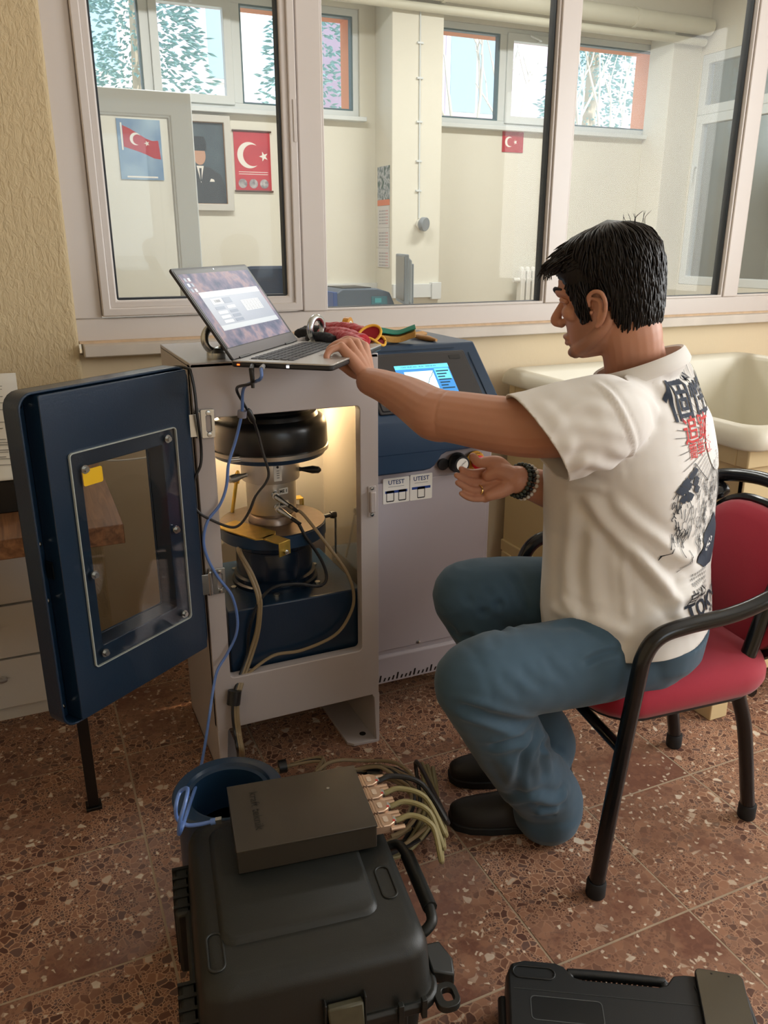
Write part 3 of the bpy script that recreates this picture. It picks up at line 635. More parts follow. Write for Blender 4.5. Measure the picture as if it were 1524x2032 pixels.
sc_ = G().prism(srect(sx0, sx1, sy0, sy1, .001, .0036), SNn*.0003).out('display', WALLP, lid, smooth=False)
W0 = M('ui_window', '9FA9BC', .3, emit=.12); W1 = M('ui_titlebar', 'C9D2DC', .3, emit=.14); W2 = M('ui_field', 'D9DEE4', .3, emit=.15); W3 = M('ui_panel', '7E8CA6', .3, emit=.10); WK = M('ui_ink', '3A4A60', .4, emit=.05)
def ui(x0, x1, y0, y1, z, mat, nm): return G().prism(srect(sx0+x0, sx0+x1, sy1-y1, sy1-y0, .0006, .0039+z), SNn*.0001).out(nm, mat, sc_, smooth=False)
ui(.030, .318, .046, .140, 0, W0, 'app_window'); ui(.030, .318, .046, .060, .0002, W1, 'title_bar'); ui(.030, .318, .128, .140, .0002, W1, 'status_bar')
ui(.060, .110, .064, .078, .0003, W2, 'value_box'); ui(.112, .15, .064, .078, .0003, W3, 'value_box')
for k in range(4): ui(.058, .100, .084+k*.011, .091+k*.011, .0003, W2 if k else W3, 'value_box'); ui(.112, .150, .084+k*.011, .091+k*.011, .0003, W3 if k else W2, 'value_box')
ui(.190, .282, .076, .104, .0003, W2, 'data_table')
g = G()
for k in range(7): y = .079+k*.0036; g.prism(srect(sx0+.192, sx0+.280, sy1-y-.0003, sy1-y, .0001, .0044), SNn*.00005)
for k in range(6): x = .204+k*.0145; g.prism(srect(sx0+x, sx0+x+.0004, sy1-.104, sy1-.076, .0001, .0044), SNn*.00005)
g.out('table_lines', WK, sc_, smooth=False)
for k in range(3):
    for q in range(2): ui(.010+q*.016, .019+q*.016, .010+k*.013, .018+k*.013, .0003, W2 if (k+q) % 2 else W3, 'desktop_icon')
text('value_text', '0.0000', .010, frame(SMt @ V((sx0+.085, sy1-.071, .0045)), hx, LZ), WK, sc_)
G().cyl(SMt @ V((LW/2, LH-.008, .0035)), SMt @ V((LW/2, LH-.008, .0040)), .0016, n=10).out('webcam', M('webcam_glass', '30343A', .1), lid)
for y0 in (.03, LW-.08): G().cyl(LM @ V((.005, y0, .0125)), LM @ V((.005, y0+.05, .0125)), .006, n=14).out('hinge_barrel', DARKL, lt)

# ================================================================== SMALL THINGS ON TOP
def blob(name, mat, parent, fn, vox=.003, smooth_it=4, disp=None):
    """union of the shapes made by fn(G) as one closed skin"""
    g = G(); fn(g); bmesh.ops.recalc_face_normals(g.bm, faces=g.bm.faces[:])
    me = bpy.data.meshes.new(name); g.bm.to_mesh(me); g.bm.free()
    o = bpy.data.objects.new(name, me); COL.objects.link(o)
    r = o.modifiers.new('r', 'REMESH'); r.mode = 'VOXEL'; r.voxel_size = vox
    if smooth_it: s = o.modifiers.new('s', 'SMOOTH'); s.iterations = smooth_it; s.factor = .5
    bpy.context.view_layer.update()
    m2 = bpy.data.meshes.new_from_object(o.evaluated_get(bpy.context.evaluated_depsgraph_get()))
    bpy.data.objects.remove(o); bpy.data.meshes.remove(me)
    m2.materials.clear()
    if disp:
        n_ = len(m2.vertices); co = [0.]*(n_*3); no = [0.]*(n_*3); m2.vertices.foreach_get('co', co); m2.vertices.foreach_get('normal', no)
        for i in range(0, n_*3, 3):
            d = disp(V(co[i:i+3])); co[i] += no[i]*d; co[i+1] += no[i+1]*d; co[i+2] += no[i+2]*d
        m2.vertices.foreach_set('co', co); m2.update()
    return link(name, m2, mat, parent, True, ang=180)
def ell(g, c, r, rot=0, n=16):
    k = len(g.bm.verts); g.sph((0, 0, 0), r, n, 10); g.bm.verts.ensure_lookup_table()
    mt_ = Matrix.Translation(V(c)) @ Matrix.Rotation(rot, 4, 'Z')
    for v in g.bm.verts[k:]: v.co = mt_ @ v.co
TZ = 1.056; CZ = 1.037
REDF = M('red_glove_fabric', 'B3202C', .9, bump=(500, .4, .001), sheen=.3); BLKF = M('black_glove_rubber', '1C1C20', .75, bump=(200, .3, .001)); YPIP = M('yellow_piping', 'E0A93A', .8)
# red and black glove lying across the frame top and the console
gv = thing('work_glove', 'red and black work glove with yellow piped cuff beside the laptop', 'glove', (.74, 1.95, TZ))
def gp(x, y, z): return pz(x, y, z)
def gl1(g):
    for a, b, r in (((588, 664), (620, 662), .012), ((600, 658), (660, 664), .015), ((610, 672), (665, 676), .013)):
        A, B = gp(*a, TZ+.014), gp(*b, TZ+.020); g.tube(cr([A, (A+B)/2+V((0, 0, .006)), B], 6), [.006]+[r]*10+[r*.9]*2, 12)
def gl2(g):
    for a, b, r in (((640, 655), (735, 668), .020), ((640, 664), (722, 680), .019), ((652, 668), (720, 685), .015)):
        A, B = gp(*a, TZ+.020), gp(*b, TZ+.022); g.tube(cr([A, (A+B)/2+V((0, 0, .008)), B], 6), r, 12)
wr = lambda p: .0022*noise.noise(p*70)+.0014*noise.noise(p*160)
blob('glove_fingers', BLKF, gv, gl1, .003, 3, wr); blob('glove_back', REDF, gv, gl2, .003, 3, wr)
c0 = gp(733, 664, TZ+.030); g = G(); 
loop = [c0+V((.030*math.cos(a), .018*math.sin(a), .020*math.sin(a+.6))) for a in [2*math.pi*i/24 for i in range(24)]]
g.tube(loop, .0035, 8, True); c1 = gp(742, 677, TZ+.016)
loop2 = [c1+V((.030*math.cos(a), .015*math.sin(a), .010*math.sin(2*a))) for a in [2*math.pi*i/24 for i in range(24)]]
g.tube(loop2, .0032, 8, True); g.out('cuff_piping', YPIP, gv)
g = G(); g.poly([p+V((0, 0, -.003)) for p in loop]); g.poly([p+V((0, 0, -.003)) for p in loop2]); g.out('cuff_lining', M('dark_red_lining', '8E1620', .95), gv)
# green and tan sponge
sp0 = gp(790, 674, CZ)
sg = thing('sponge', 'tan foam sponge with curled green scouring top on the console', 'sponge', (sp0.x, sp0.y, CZ))
A = gp(752, 672, CZ+.012); B = gp(824, 666, CZ+.02)
def slab(z0, z1, nm, mat, w_=.034):
    g = G(); rs = []
    for i in range(13):
        t = i/12; c = A.lerp(B, t)+V((0, 0, .0015*math.sin(t*9)+.009*(t-.5)**2*4)); d = (B-A).normalized(); s_ = V((-d.y, d.x, 0))
        k = w_*(.8+.25*math.sin(2+t*4))
        rs.append([c+s_*k+V((0, 0, z1)), c-s_*k+V((0, 0, z1-.006)), c-s_*k*1.02+V((0, 0, z0)), c+s_*k+V((0, 0, z0))])
    g.rings(rs); g.out(nm, mat, sg, bevel=.002)
slab(-.012, .010, 'foam', M('tan_foam', 'C2954E', .95, bump=(300, .8, .002))); slab(.010, .019, 'scouring_pad', M('green_scourer', '1F7A63', .9, bump=(400, .9, .002)))
# wooden brush handles
for k, (a, b, lab) in enumerate((((822, 663), (846, 662), 'short wooden stick lying behind the sponge'), ((815, 665), (866, 675), 'flat wooden brush handle lying in front of the console edge'))):
    P0, P1 = gp(*a, CZ+.008), gp(*b, CZ+.006); g = G(); d = (P1-P0).normalized()
    g.tube([P0, P0.lerp(P1, .3), P0.lerp(P1, .7), P1], [.005, .007, .0085, .004], 10)
    tag(g.out('brush_handle', M('pale_wood', 'B98A52', .6, var=(40, .25)), None), lab, 'brush handle')
# adhesive tape roll standing behind the gloves
tc_ = gp(690, 668, TZ); ax = V((.75, -.66, 0)).normalized(); 
tp = thing('tape_roll', 'amber roll of adhesive tape standing behind the gloves', 'tape', (tc_.x, tc_.y, TZ))
ctr = V((tc_.x, tc_.y, TZ+.026)); pr_ = [(.014, -.008), (.026, -.008), (.026, .008), (.014, .008)]
g = G(); u_ = ax.orthogonal().normalized(); v_ = ax.cross(u_)
g.rings([[ctr+ax*z+(u_*math.cos(2*math.pi*i/32)+v_*math.sin(2*math.pi*i/32))*r for i in range(32)] for r, z in [(.0165, -.008), (.026, -.008), (.026, .008), (.0165, .008)]], closed=True); g.out('tape', M('amber_tape', 'C98A2B', .3), tp)
g = G(); g.rings([[ctr+ax*z+(u_*math.cos(2*math.pi*i/32)+v_*math.sin(2*math.pi*i/32))*r for i in range(32)] for r, z in [(.0125, -.009), (.0165, -.009), (.0165, .009), (.0125, .009)]], closed=True); g.out('core', M('paper_core', 'E8DFCB', .8), tp)
# ================================================================== CASES, LOGGER, CABLES
BLKC = M('black_case_plastic', '141613', .48, bump=(700, .25, .0008), var=(7, .12))
def case_mtx(c, rz): return Matrix.Translation(V(c)) @ Matrix.Rotation(rz, 4, 'Z')
# --- big equipment case
C1 = thing('equipment_case', 'large black plastic equipment case with domed lid below the logger box', 'case', (.290, .985, 0), R(-8), local=True)
W, D = .336, .368
def lay(w, d, r, z, n=5): return [(x, y, z) for x, y in rrect(w, d, r, n)]
g = G(); g.rings([lay(W-.05, D-.05, .03, .0), lay(W-.045, D-.045, .03, .004), lay(W-.02, D-.02, .03, .232), lay(W-.02, D-.02, .03, .236)]); body = g.out('lower_shell', BLKC, C1, bevel=.002)
for i in range(5):
    x = -W/2+.05+i*.06; G().box((x-.006, -D/2+.006, .01), (x+.006, -D/2+.020, .225)).out('rib', BLKC, body, bevel=.003)
g = G(); g.rings([lay(W+.012, D+.012, .035, .236), lay(W+.020, D+.020, .038, .240), lay(W+.020, D+.020, .038, .252), lay(W+.012, D+.012, .035, .256)]); g.out('rim', BLKC, C1, bevel=.001)
g = G(); g.rings([lay(W+.004, D+.004, .034, .256), lay(W, D, .034, .262), lay(W-.008, D-.008, .034, .325), lay(W-.018, D-.018, .036, .340), lay(W-.04, D-.04, .04, .3475), lay(W-.06, D-.06, .04, .3485)]); lid = g.out('lid', BLKC, C1, ang=60)
# raised centre panel with chamfered front
g = G(); g.rings([[(x-.012, y+.02, z) for x, y, z in lay(w_, d_, r_, zz)] for w_, d_, r_, zz in ((W-.098, D-.115, .022, .346), (W-.106, D-.123, .022, .354), (W-.116, D-.133, .022, .356))]); g.out('lid_panel', BLKC, lid, ang=60)
for x, y, a in ((W/2-.038, -D/2+.135, 0), (-W/2+.030, -D/2+.075, 0)):
    g = G(); g.ringprism([(x+u, y+v, .347) for u, v in rrect(.026, .070, .0125)], [(x+u, y+v, .347) for u, v in rrect(.019, .063, .009)], (0, 0, .0035)); g.out('stacking_ring', BLKC, lid, bevel=.001)
# front latch, olive coloured worn face
lw_ = M('worn_olive_latch', '4A4737', .45, var=(60, .3))
lt_ = G().prism([(-.026+.03, -D/2-.012, .292), (.026+.03, -D/2-.012, .292), (.024+.03, -D/2-.024, .262), (.026+.03, -D/2-.024, .205), (-.026+.03, -D/2-.024, .205), (-.024+.03, -D/2-.024, .262)], (0, .012, 0)).out('latch', lw_, C1, bevel=.003)
G().box((.0, -D/2-.012, .19), (.003, -D/2, .30)).box((.057, -D/2-.012, .19), (.060, -D/2, .30)).out('latch_guard', BLKC, lt_, bevel=.001)
for x in (-.11, .11, .145): G().box((x-.004, -D/2-.017, .236), (x+.004, -D/2-.008, .270)).out('rim_rib', BLKC, C1, bevel=.001)
# right side carry handle and latch
hx_ = W/2
G().tube(cr([(hx_, .13, .245), (hx_+.030, .125, .258), (hx_+.040, .10, .262), (hx_+.042, .03, .262), (hx_+.040, -.045, .262), (hx_+.030, -.065, .256), (hx_, -.07, .240)], 5), .009, 10).out('carry_handle', BLKC, C1)
g = G(); g.tube([(hx_+.042, .09, .262), (hx_+.042, -.035, .262)], .0125, 10); g.out('handle_grip', BLKC, C1)
for y in (.13, -.07): G().box((hx_-.004, y-.014, .225), (hx_+.014, y+.014, .262)).out('handle_mount', BLKC, C1, bevel=.003)
l2 = G().prism([(hx_+.006, -.105, .268), (hx_+.034, -.10, .262), (hx_+.046, -.13, .255), (hx_+.040, -.155, .250), (hx_+.006, -.15, .262)], (0, 0, -.024)).out('latch', BLKC, C1, bevel=.003)
g = G(); g.ringprism([(hx_+.016+x, -.185+y, .240) for x, y in rrect(.036, .042, .014)], [(hx_+.018+x, -.185+y, .240) for x, y in rrect(.016, .022, .006)], (0, 0, .012)); g.out('padlock_eye', BLKC, C1, bevel=.001)
# hinges with ribs on the left side
for y in (.125, -.115):
    g = G(); g.box((-hx_-.026, y-.055, .13), (-hx_+.004, y+.055, .256)); hg = g.out('hinge_block', BLKC, C1, bevel=.006)
    for k in range(5): G().prism([(-hx_-.028, y-.050+k*.022, .15), (-hx_-.028, y-.044+k*.022, .15), (-hx_-.028, y-.036+k*.022, .258), (-hx_-.028, y-.042+k*.022, .258)], (.03, 0, 0)).out('hinge_rib', BLKC, hg)
# --- flat case with phone on it
C2 = thing('flat_case', 'thin black plastic briefcase lying on the floor under the phone', 'case', (.728, .660, 0), R(-30.4), local=True)
w2, d2 = .405, .34; zt = .105
BC2 = M('black_case_plastic_grey', '171A1C', .48, bump=(700, .25, .0008))
yb = d2/2
outl = [(-w2/2+.018, -d2/2), (w2/2-.018, -d2/2), (w2/2, -d2/2+.02), (w2/2, yb-.03), (w2/2-.02, yb-.002), (w2/2-.03, yb), (.105, yb), (.085, yb-.004), (.070, yb-.024), (.055, yb-.030), (-.075, yb-.030), (-.090, yb-.026), (-.105, yb-.006), (-.120, yb), (-w2/2+.03, yb), (-w2/2+.008, yb-.008), (-w2/2, yb-.03), (-w2/2, -d2/2+.02)]
def sc2(k, dz): return [(x*k, y*k, dz) for x, y in outl]
g = G(); g.rings([sc2(.97, 0), sc2(.985, .004), sc2(.985, .046), sc2(.985, .050)]); g.out('lower_shell', BC2, C2, bevel=.002)
g = G(); g.rings([sc2(1, .050), sc2(1, .090), sc2(.992, .099), sc2(.975, zt)]); l_ = g.out('lid', BC2, C2, bevel=.002)
g = G(); g.tube([(-w2/2-.002, yb-.04, .05), (-w2/2-.002, -d2/2+.03, .05)], .010, 10); g.out('hinge_bar', BC2, C2)
for x in (-.155, .150):
    g = G(); g.ringprism([(x+u, yb-.028+v, zt-.001) for u, v in rrect(.074, .026, .0128)], [(x+u, yb-.028+v, zt-.001) for u, v in rrect(.068, .020, .0098)], (0, 0, .0032)); g.out('stacking_ring', BC2, l_, bevel=.0008)
G().ringprism([(-.105+u, .075+v, zt-.0005) for u, v in rrect(.118, .045, .008)], [(-.105+u, .075+v, zt-.0005) for u, v in rrect(.115, .042, .007)], (0, 0, .0012)).out('label_recess_edge', M('case_edge_grey', '4A4D4E', .5), l_, smooth=False)
G().prism([(-.105+u, .075+v, zt-.001) for u, v in rrect(.115, .042, .007)], (0, 0, .0012)).out('label_recess', M('recess_black', '16191B', .35), l_, smooth=False)
G().box((-w2/2+.012, .108, zt-.003), (w2/2-.012, .1085, zt+.0008)).out('lid_step', MATS['case_edge_grey'], l_, smooth=False)
hd = G().tube(cr([(-.095, yb-.030, .075), (-.09, yb-.006, .078), (-.08, yb, .080), (.06, yb, .080), (.07, yb-.006, .078), (.076, yb-.030, .075)], 4), .0085, 10).out('carry_handle', BC2, C2)
for i in range(14): x = -.068+i*.0088; G().box((x, yb-.010, .0725), (x+.0055, yb+.0095, .0685)).out('grip_rib', M('grip_grey', '3A4042', .6), hd)
PH = thing('phone', 'dark smartphone lying on the flat briefcase lid', 'phone', (.905, .662, zt+.0075), R(-30.4-5), local=True)
G().prism([(x, y, -.0072) for x, y in rrect(.078, .164, .010)], (0, 0, .0080)).out('phone_body', BLKP, PH, bevel=.001)
G().prism([(x, y, .0008) for x, y in rrect(.0745, .160, .008)], (0, 0, .0005)).out('phone_screen', M('phone_glass', '4C463A', .18, spec=.7), PH, smooth=False)
for x in (-.012, .016): G().cyl((x, .074, .0014), (x, .074, .0018), .0016, n=10).out('phone_sensor', BLK, PH)
# --- data logger box
B1 = thing('logger_box', 'flat black metal data logger with four connectors on the big case', 'data logger', (.3265, 1.083, .3565), R(-8.2), local=True)
bw, bd_, bh = .226, .163, .044
LGM = M('black_anodised_box', '332D25', .34, bump=(900, .1, .0004), coat=.15)
G().box((-bw/2, -bd_/2, 0), (bw/2, bd_/2, bh-.002)).out('box_body', LGM, B1, bevel=.0015)
G().box((-bw/2-.001, -bd_/2-.001, bh-.003), (bw/2+.001, bd_/2+.001, bh)).out('box_cover', LGM, B1, bevel=.0006)
me_ = textmesh('kraft teknik', .021, .0001); me_.transform(frame((-.072, .008, bh+.0004), (.0, -1, 0), (1, 0, 0))); link('box_text', me_, M('etched_black', '0B0B0A', .3), B1, smooth=False)
G().cyl((.055, .03, bh), (.055, .03, bh+.0015), .003, n=10).out('screw', ZINC, B1)
RSG = M('rose_metal_hood', 'C2A48C', .38, .8)
conp = []
for k in range(4):
    y = .056-k*.0365; x0 = bw/2
    c_ = G().prism([(x0+a, y+b, .012) for a, b in ((0, -.0155), (.026, -.0155), (.036, -.009), (.036, .009), (.026, .0155), (0, .0155))], (0, 0, .016)).out('connector_hood', RSG, B1, bevel=.0015)
    for a in (.008, .013): G().box((x0+a, y-.0158, .027), (x0+a+.002, y+.0158, .0288)).out('hood_rib', RSG, c_)
    G().prism([(x0+.022+u, y+v, .028) for u, v in rrect(.008, .014, .003)], (0, 0, .0009)).out('hood_plate', M('hood_plate', 'D8C4B0', .4, .5), c_, smooth=False)
    for s_ in (-1, 1): G().cyl((x0+.028, y+s_*.0135, .018), (x0+.052, y+s_*.0135, .018), .0045, n=12).out('thumb_screw', RSG, c_)
    G().box((x0+.034, y-.006, .016), (x0+.040, y+.006, .026)).out('strain_clip', ZINC, c_)
    G().box((x0+.033, y-.0075, .0265), (x0+.037, y-.004, .0285)).out('red_dot', M('red_mark', 'C43A32', .5), c_)
    conp.append((x0+.040, y, .021))
B1M = Matrix.Translation((.3265, 1.083, .3565)) @ Matrix.Rotation(R(-8.2), 4, 'Z')
# --- blue steel ring leaning behind the logger
RG = thing('spacer_cylinder', 'dark blue hollow steel cylinder with flanged rim behind the logger box', 'cylinder', (.235, 1.275, .0))
g = G(); cR = V((.243, 1.262, .0)); tl = Matrix.Translation(cR+V((0, 0, .30))) @ Matrix.Rotation(R(0), 4, 'X')
g.rings([[tl @ V((r*math.cos(2*math.pi*i/56), r*math.sin(2*math.pi*i/56), z)) for i in range(56)] for r, z in ((.094, -.30), (.094, .0), (.100, .004), (.102, .030), (.098, .034), (.080, .034), (.077, .028), (.070, .026), (.069, -.30))], closed=True); g.out('ring_body', BLUES, RG)
g = G(); g.lathe([(.0, 0), (.0685, 0)], (cR.x, cR.y, .24), n=48, cap=False); g.lathe([(.0, .238), (.0685, .238), (.0685, .240), (0, .240)], (cR.x, cR.y, 0), n=48); g.out('ring_floor', BLK, RG)
# --- cables
BLUC = M('blue_cable', '5E7FC0', .35, spec=.7); BLKCB = M('black_cable', '141416', .4); TAN = M('tan_cable', '8D7A5C', .5); YTAN = M('yellow_tan_cable', '857A52', .5)
def cable(name, pts, r, mat, label, group=None, n=8, div=7):
    t = thing(name, label, 'cable', tuple(V(pts[-1])), group=group)
    G().tube(cr(pts, div), r, n).out('cord', mat, t); return t
F = lambda x, y, Y=1.712: py(x, y, Y)
hp = LM @ V((.0765, -.004, .0055))
pts = [hp, hp+V((-.012, -.026, -.002)), hp+V((-.018, -.036, -.02)), F(484, 770, 1.66), F(480, 819, 1.69), F(468, 872), F(454, 919), F(449, 966), F(436, 1002), F(412, 1034), F(404, 1072), F(412, 1108), F(433, 1146), F(460, 1182), F(471, 1226), F(468, 1261), F(451, 1297), F(432, 1329, 1.70), F(424, 1362, 1.68), F(414, 1430, 1.62), F(403, 1500, 1.5), F(392, 1548, 1.36), F(375, 1600, 1.20), pz(362, 1640, .375), pz(355, 1655, .36), pz(357, 1630, .40), pz(368, 1590, .43), pz(372, 1565, .43), pz(357, 1572, .42), pz(349, 1600, .41), pz(352, 1625, .385), pz(370, 1637, .372), pz(395, 1636, .372), pz(418, 1631, .374)]
cc = cable('usb_cable', pts, .0034, BLUC, 'translucent blue usb cable hanging from the laptop to the logger')
e0 = pz(418, 1631, .374); e1 = pz(440, 1627, .376)
G().tube([e0, e0.lerp(e1, .45)], .0055, 10).out('plug_grip', BLUC, cc); G().tube([e0.lerp(e1, .45), e1], .0058, 4).out('plug', ZINC, cc)
f0 = F(481, 815, 1.688); f1 = F(480, 828, 1.69); G().tube([f0, f1], .010, 12).out('ferrite_bead', M('smoky_bead', '8A8790', .25), cc)
G().tube([hp, hp+V((-.012, -.026, -.002))], [.0045, .0055], 8).out('plug', M('grey_plug', '9A9CA2', .4), cc)
hp2 = LM @ V((.052, -.004, .0055))
pts = [hp2, hp2+V((-.008, -.022, -.004)), hp2+V((-.010, -.030, -.03)), F(470, 770, 1.67), F(483, 800, 1.69), F(498, 825, 1.70), F(510, 854), F(522, 899), F(533, 937), F(527, 958), F(507, 984), F(495, 1014), F(477, 1040), F(457, 1046), F(418, 1031), F(395, 1017), F(383, 996), F(386, 952), F(398, 922), F(399, 887), F(394, 845, 1.70), F(390, 812, 1.70), F(386, 775, 1.705), F(379, 742, 1.71), F(372, 731, 1.72), V((.285, 1.76, 1.045)), V((.24, 1.85, 1.0)), V((.15, 2.1, .95)), V((.12, 2.3, .9))]
cc2 = cable('charger_cable', pts, .0032, BLKCB, 'thin black charger cable looping from the laptop over the door hinge')
f0 = F(491, 812, 1.695); f1 = F(503, 838, 1.703); G().tube([f0, f0.lerp(f1, .2), f0.lerp(f1, .8), f1], [.0045, .0075, .0075, .005], 10).out('ferrite_bead', BLKCB, cc2)
G().tube([hp2, hp2+V((-.008, -.022, -.004)), hp2+V((-.010, -.034, -.04))], [.0045, .0055, .0035], 8).out('plug', BLKCB, cc2)
# sensor cables from the load cell
bund = lambda dx, dz=0: [F(492+dx, 1300, 1.752), F(474+dx, 1352, 1.735), F(465+dx, 1385, 1.712), F(464+dx, 1420, 1.70), F(468+dx, 1455, 1.69), F(474+dx, 1488, 1.66), pz(482+dx, 1512, .03)]
coil_c = pz(715, 1620, .02)
def coil(r, a0, a1, z, n=14, dx=0, dy=0): return [coil_c+V((r*1.02*math.cos(R(a0+(a1-a0)*i/n))+dx, r*math.sin(R(a0+(a1-a0)*i/n))+dy, z+.006*math.sin(i*1.3))) for i in range(n+1)]
d_ = V((.55, -.75, -.4)).normalized()
p1, n1 = conn[0]; p2, n2 = conn[1]
def relay(k): return [pz(530+6*k, 1530, .03), pz(575+5*k, 1519-2*k, .04), pz(640, 1512-3*k, .04)]
cA = cable('sensor_cable', [p1, p1+d_*.03, p1+d_*.06, F(603, 1022, 1.80), F(650, 1082, 1.765), F(688, 1135, 1.752), F(702, 1180, 1.748), F(695, 1218, 1.748), F(665, 1260, 1.748), F(600, 1290, 1.75), F(545, 1300, 1.752), F(503, 1328, 1.742)]+bund(6)[1:]+relay(0)+coil(.135, 115, -60, .03, dx=.01), .0042, TAN, 'tan sensor cable looping widest from the upper load cell port', 'sensor cables')
cB = cable('sensor_cable', [p2, p2+d_*.03, p2+d_*.06, F(605, 1062, 1.79), F(638, 1112, 1.775), F(648, 1148, 1.765), F(632, 1163, 1.76), F(590, 1159, 1.76), F(545, 1165, 1.757), F(517, 1190, 1.755), F(500, 1230, 1.752), F(493, 1262, 1.752)]+bund(-2)+relay(1)+coil(.125, 115, -75, .045), .0040, BLKCB, 'black sensor cable curling from the lower load cell port', 'sensor cables')
cC = cable('sensor_cable', [(.438, 1.90, .565), F(474, 1096, 1.82), F(495, 1140, 1.785), F(510, 1180, 1.757), F(513, 1215, 1.754), F(508, 1255, 1.754)]+bund(2)+relay(2)+coil(.118, 115, -50, .05), .0045, TAN, 'left of two tan sensor cables dropping from below the lower platen', 'sensor cables')
cD = cable('sensor_cable', [(.440, 1.88, .565), F(478, 1098, 1.81), F(501, 1140, 1.785), F(516, 1182, 1.757), F(517, 1215, 1.754), F(512, 1258, 1.754)]+bund(8)+relay(3)+coil(.145, 115, -85, .055), .0045, TAN, 'right of two tan sensor cables dropping from below the lower platen', 'sensor cables')
for k, (p, q) in enumerate(((conn[0], cA), (conn[1], cB))):
    p0 = p[0]; G().tube([p0, p0+d_*.012, p0+d_*.03, p0+d_*.045], [.0075, .0075, .0055, .0048], 12).out('plug', ZINC, q); G().tube([p0+d_*.043, p0+d_*.07], [.0058, .0046], 10).out('strain_relief', BLKCB, q)
tp_ = [F(466, 1370, 1.716), F(463, 1398, 1.708)]; G().tube(tp_, .0165, 12).out('tape_wrap', BLKCB, cA)
a_ = pz(553, 1522, .04); b_ = pz(568, 1519, .04); G().tube([a_, b_], .017, 12).out('tape_wrap', BLKCB, cA)
# cables leaving the logger's connectors and joining the coil
for k in range(4):
    p0 = B1M @ V(conp[k]); dirr = (B1M.to_3x3() @ V((1, 0, 0)))
    endp = coil_c+V((.11+.008*k, -.06-.012*k, .03))
    mids = [p0, p0+dirr*.03+V((0, 0, .004)), p0+dirr*(.075-.006*k)+V((.0, -.02, -.01)), p0+dirr*(.105-.012*k)+V((.0, -.06+.01*k, -.07)), endp+V((.01, .01, .12)), endp+V((0, -.03, .03)), coil_c+V((.05, -.13-.01*k, .012)), coil_c+V((-.02, -.16, .012))]
    cable('logger_cable', mids, .0048, YTAN if k else BLKCB, ['black cable arching from the topmost logger connector', 'yellowish cable arching from the second logger connector from the top', 'yellowish cable arching from the third logger connector from the top', 'yellowish cable arching from the lowest logger connector'][k], 'logger cables')
cl = thing('cable_coil', 'coil of tan and black cable lying on the floor behind the cases', 'cable', tuple(coil_c))
for k, (r, mt_, z) in enumerate(((.150, TAN, .012), (.140, BLKCB, .020), (.128, TAN, .014), (.158, BLKCB, .024), (.118, TAN, .026), (.146, TAN, .034))):
    G().tube(coil(r, 150+10*k, -200+8*k, z, 28, dx=.004*k, dy=-.003*k), .0047, 8).out('turn', mt_, cl)
q = coil_c+V((.135*math.cos(R(52)), .135*math.sin(R(52)), .022)); G().tube([q+V((-.012, .010, 0)), q+V((.012, -.010, 0))], .019, 12).out('tape_wrap', BLKCB, cl)
# ================================================================== CHAIR
CHF = M('red_upholstery', 'A3122F', .85, bump=(900, .35, .0008), sheen=.25); CHT = M('black_tube_paint', '121315', .22, bump=(40, .08, .001))
RUB = M('black_rubber_tip', '1E2022', .7)
Fn, Rn, Rf = V((.951, 1.044, 0)), V((1.433, 1.094, 0)), V((1.48, 1.385, 0)); fa = V((-.988, .151, 0)); pa = V((.151, .988, 0)); Ff = Fn+pa*.546
ch = thing('armchair', 'black tubular armchair with red upholstery under the seated man', 'chair', (1.22, 1.25, 0))
def side(Fp, Rp, s):
    tr = lambda P, dx, dy, z: V((P.x, P.y, 0))+fa*dx+pa*dy*s+V((0, 0, z))
    pts = [tr(Fp, 0, 0, .03), tr(Fp, -.020, .002, .25), tr(Fp, -.045, .004, .49), tr(Fp, -.056, .005, .555), tr(Fp, -.085, .006, .590), tr(Fp, -.14, .007, .603), tr(Fp, -.24, .010, .612), tr(Fp, -.32, .013, .632), tr(Fp, -.395, .016, .668), Rp+V((0, 0, .715))-fa*.045-pa*.01*(s < 0)*-1, Rp-fa*.075+pa*(.035 if s > 0 else .09)+V((0, 0, .752 if s > 0 else .720))]
    return pts
hub = []
for s, Fp, Rp in ((1, Fn, Rn), (-1, Ff, Rf)):
    p = side(Fp, Rp, s); G().tube(cr(p, 6), .0165, 14).out('arm_and_front_leg', CHT, ch); hub.append(p[-1])
    Pt = [Rp+V((0, 0, .03)), Rp+fa*.045+V((0, 0, .25)), Rp+fa*.078+pa*.004*s+V((0, 0, .36)), Rp+fa*.070+V((0, 0, .44)), Rp+fa*.02+pa*.012*s+V((0, 0, .58)), Rp-fa*.035+pa*.02*s+V((0, 0, .68))]
    G().tube(cr(Pt, 6), .0165, 14).out('rear_leg', CHT, ch)
    for q, a in ((Fp, -fa*.002), (Rp, fa*.006)): G().lathe([(.018, 0), (.0205, .004), (.0205, .034), (.019, .038), (.0165, .038)], (q.x, q.y, 0), (0, 0, 1), 18).out('leg_tip', RUB, ch)
# top hoop joining both arms
a, b = hub
G().tube(cr([a, V((1.535, 1.19, .770)), V((1.553, 1.30, .772)), V((1.553, 1.41, .752)), b], 6), .0165, 14).out('top_rail', CHT, ch)
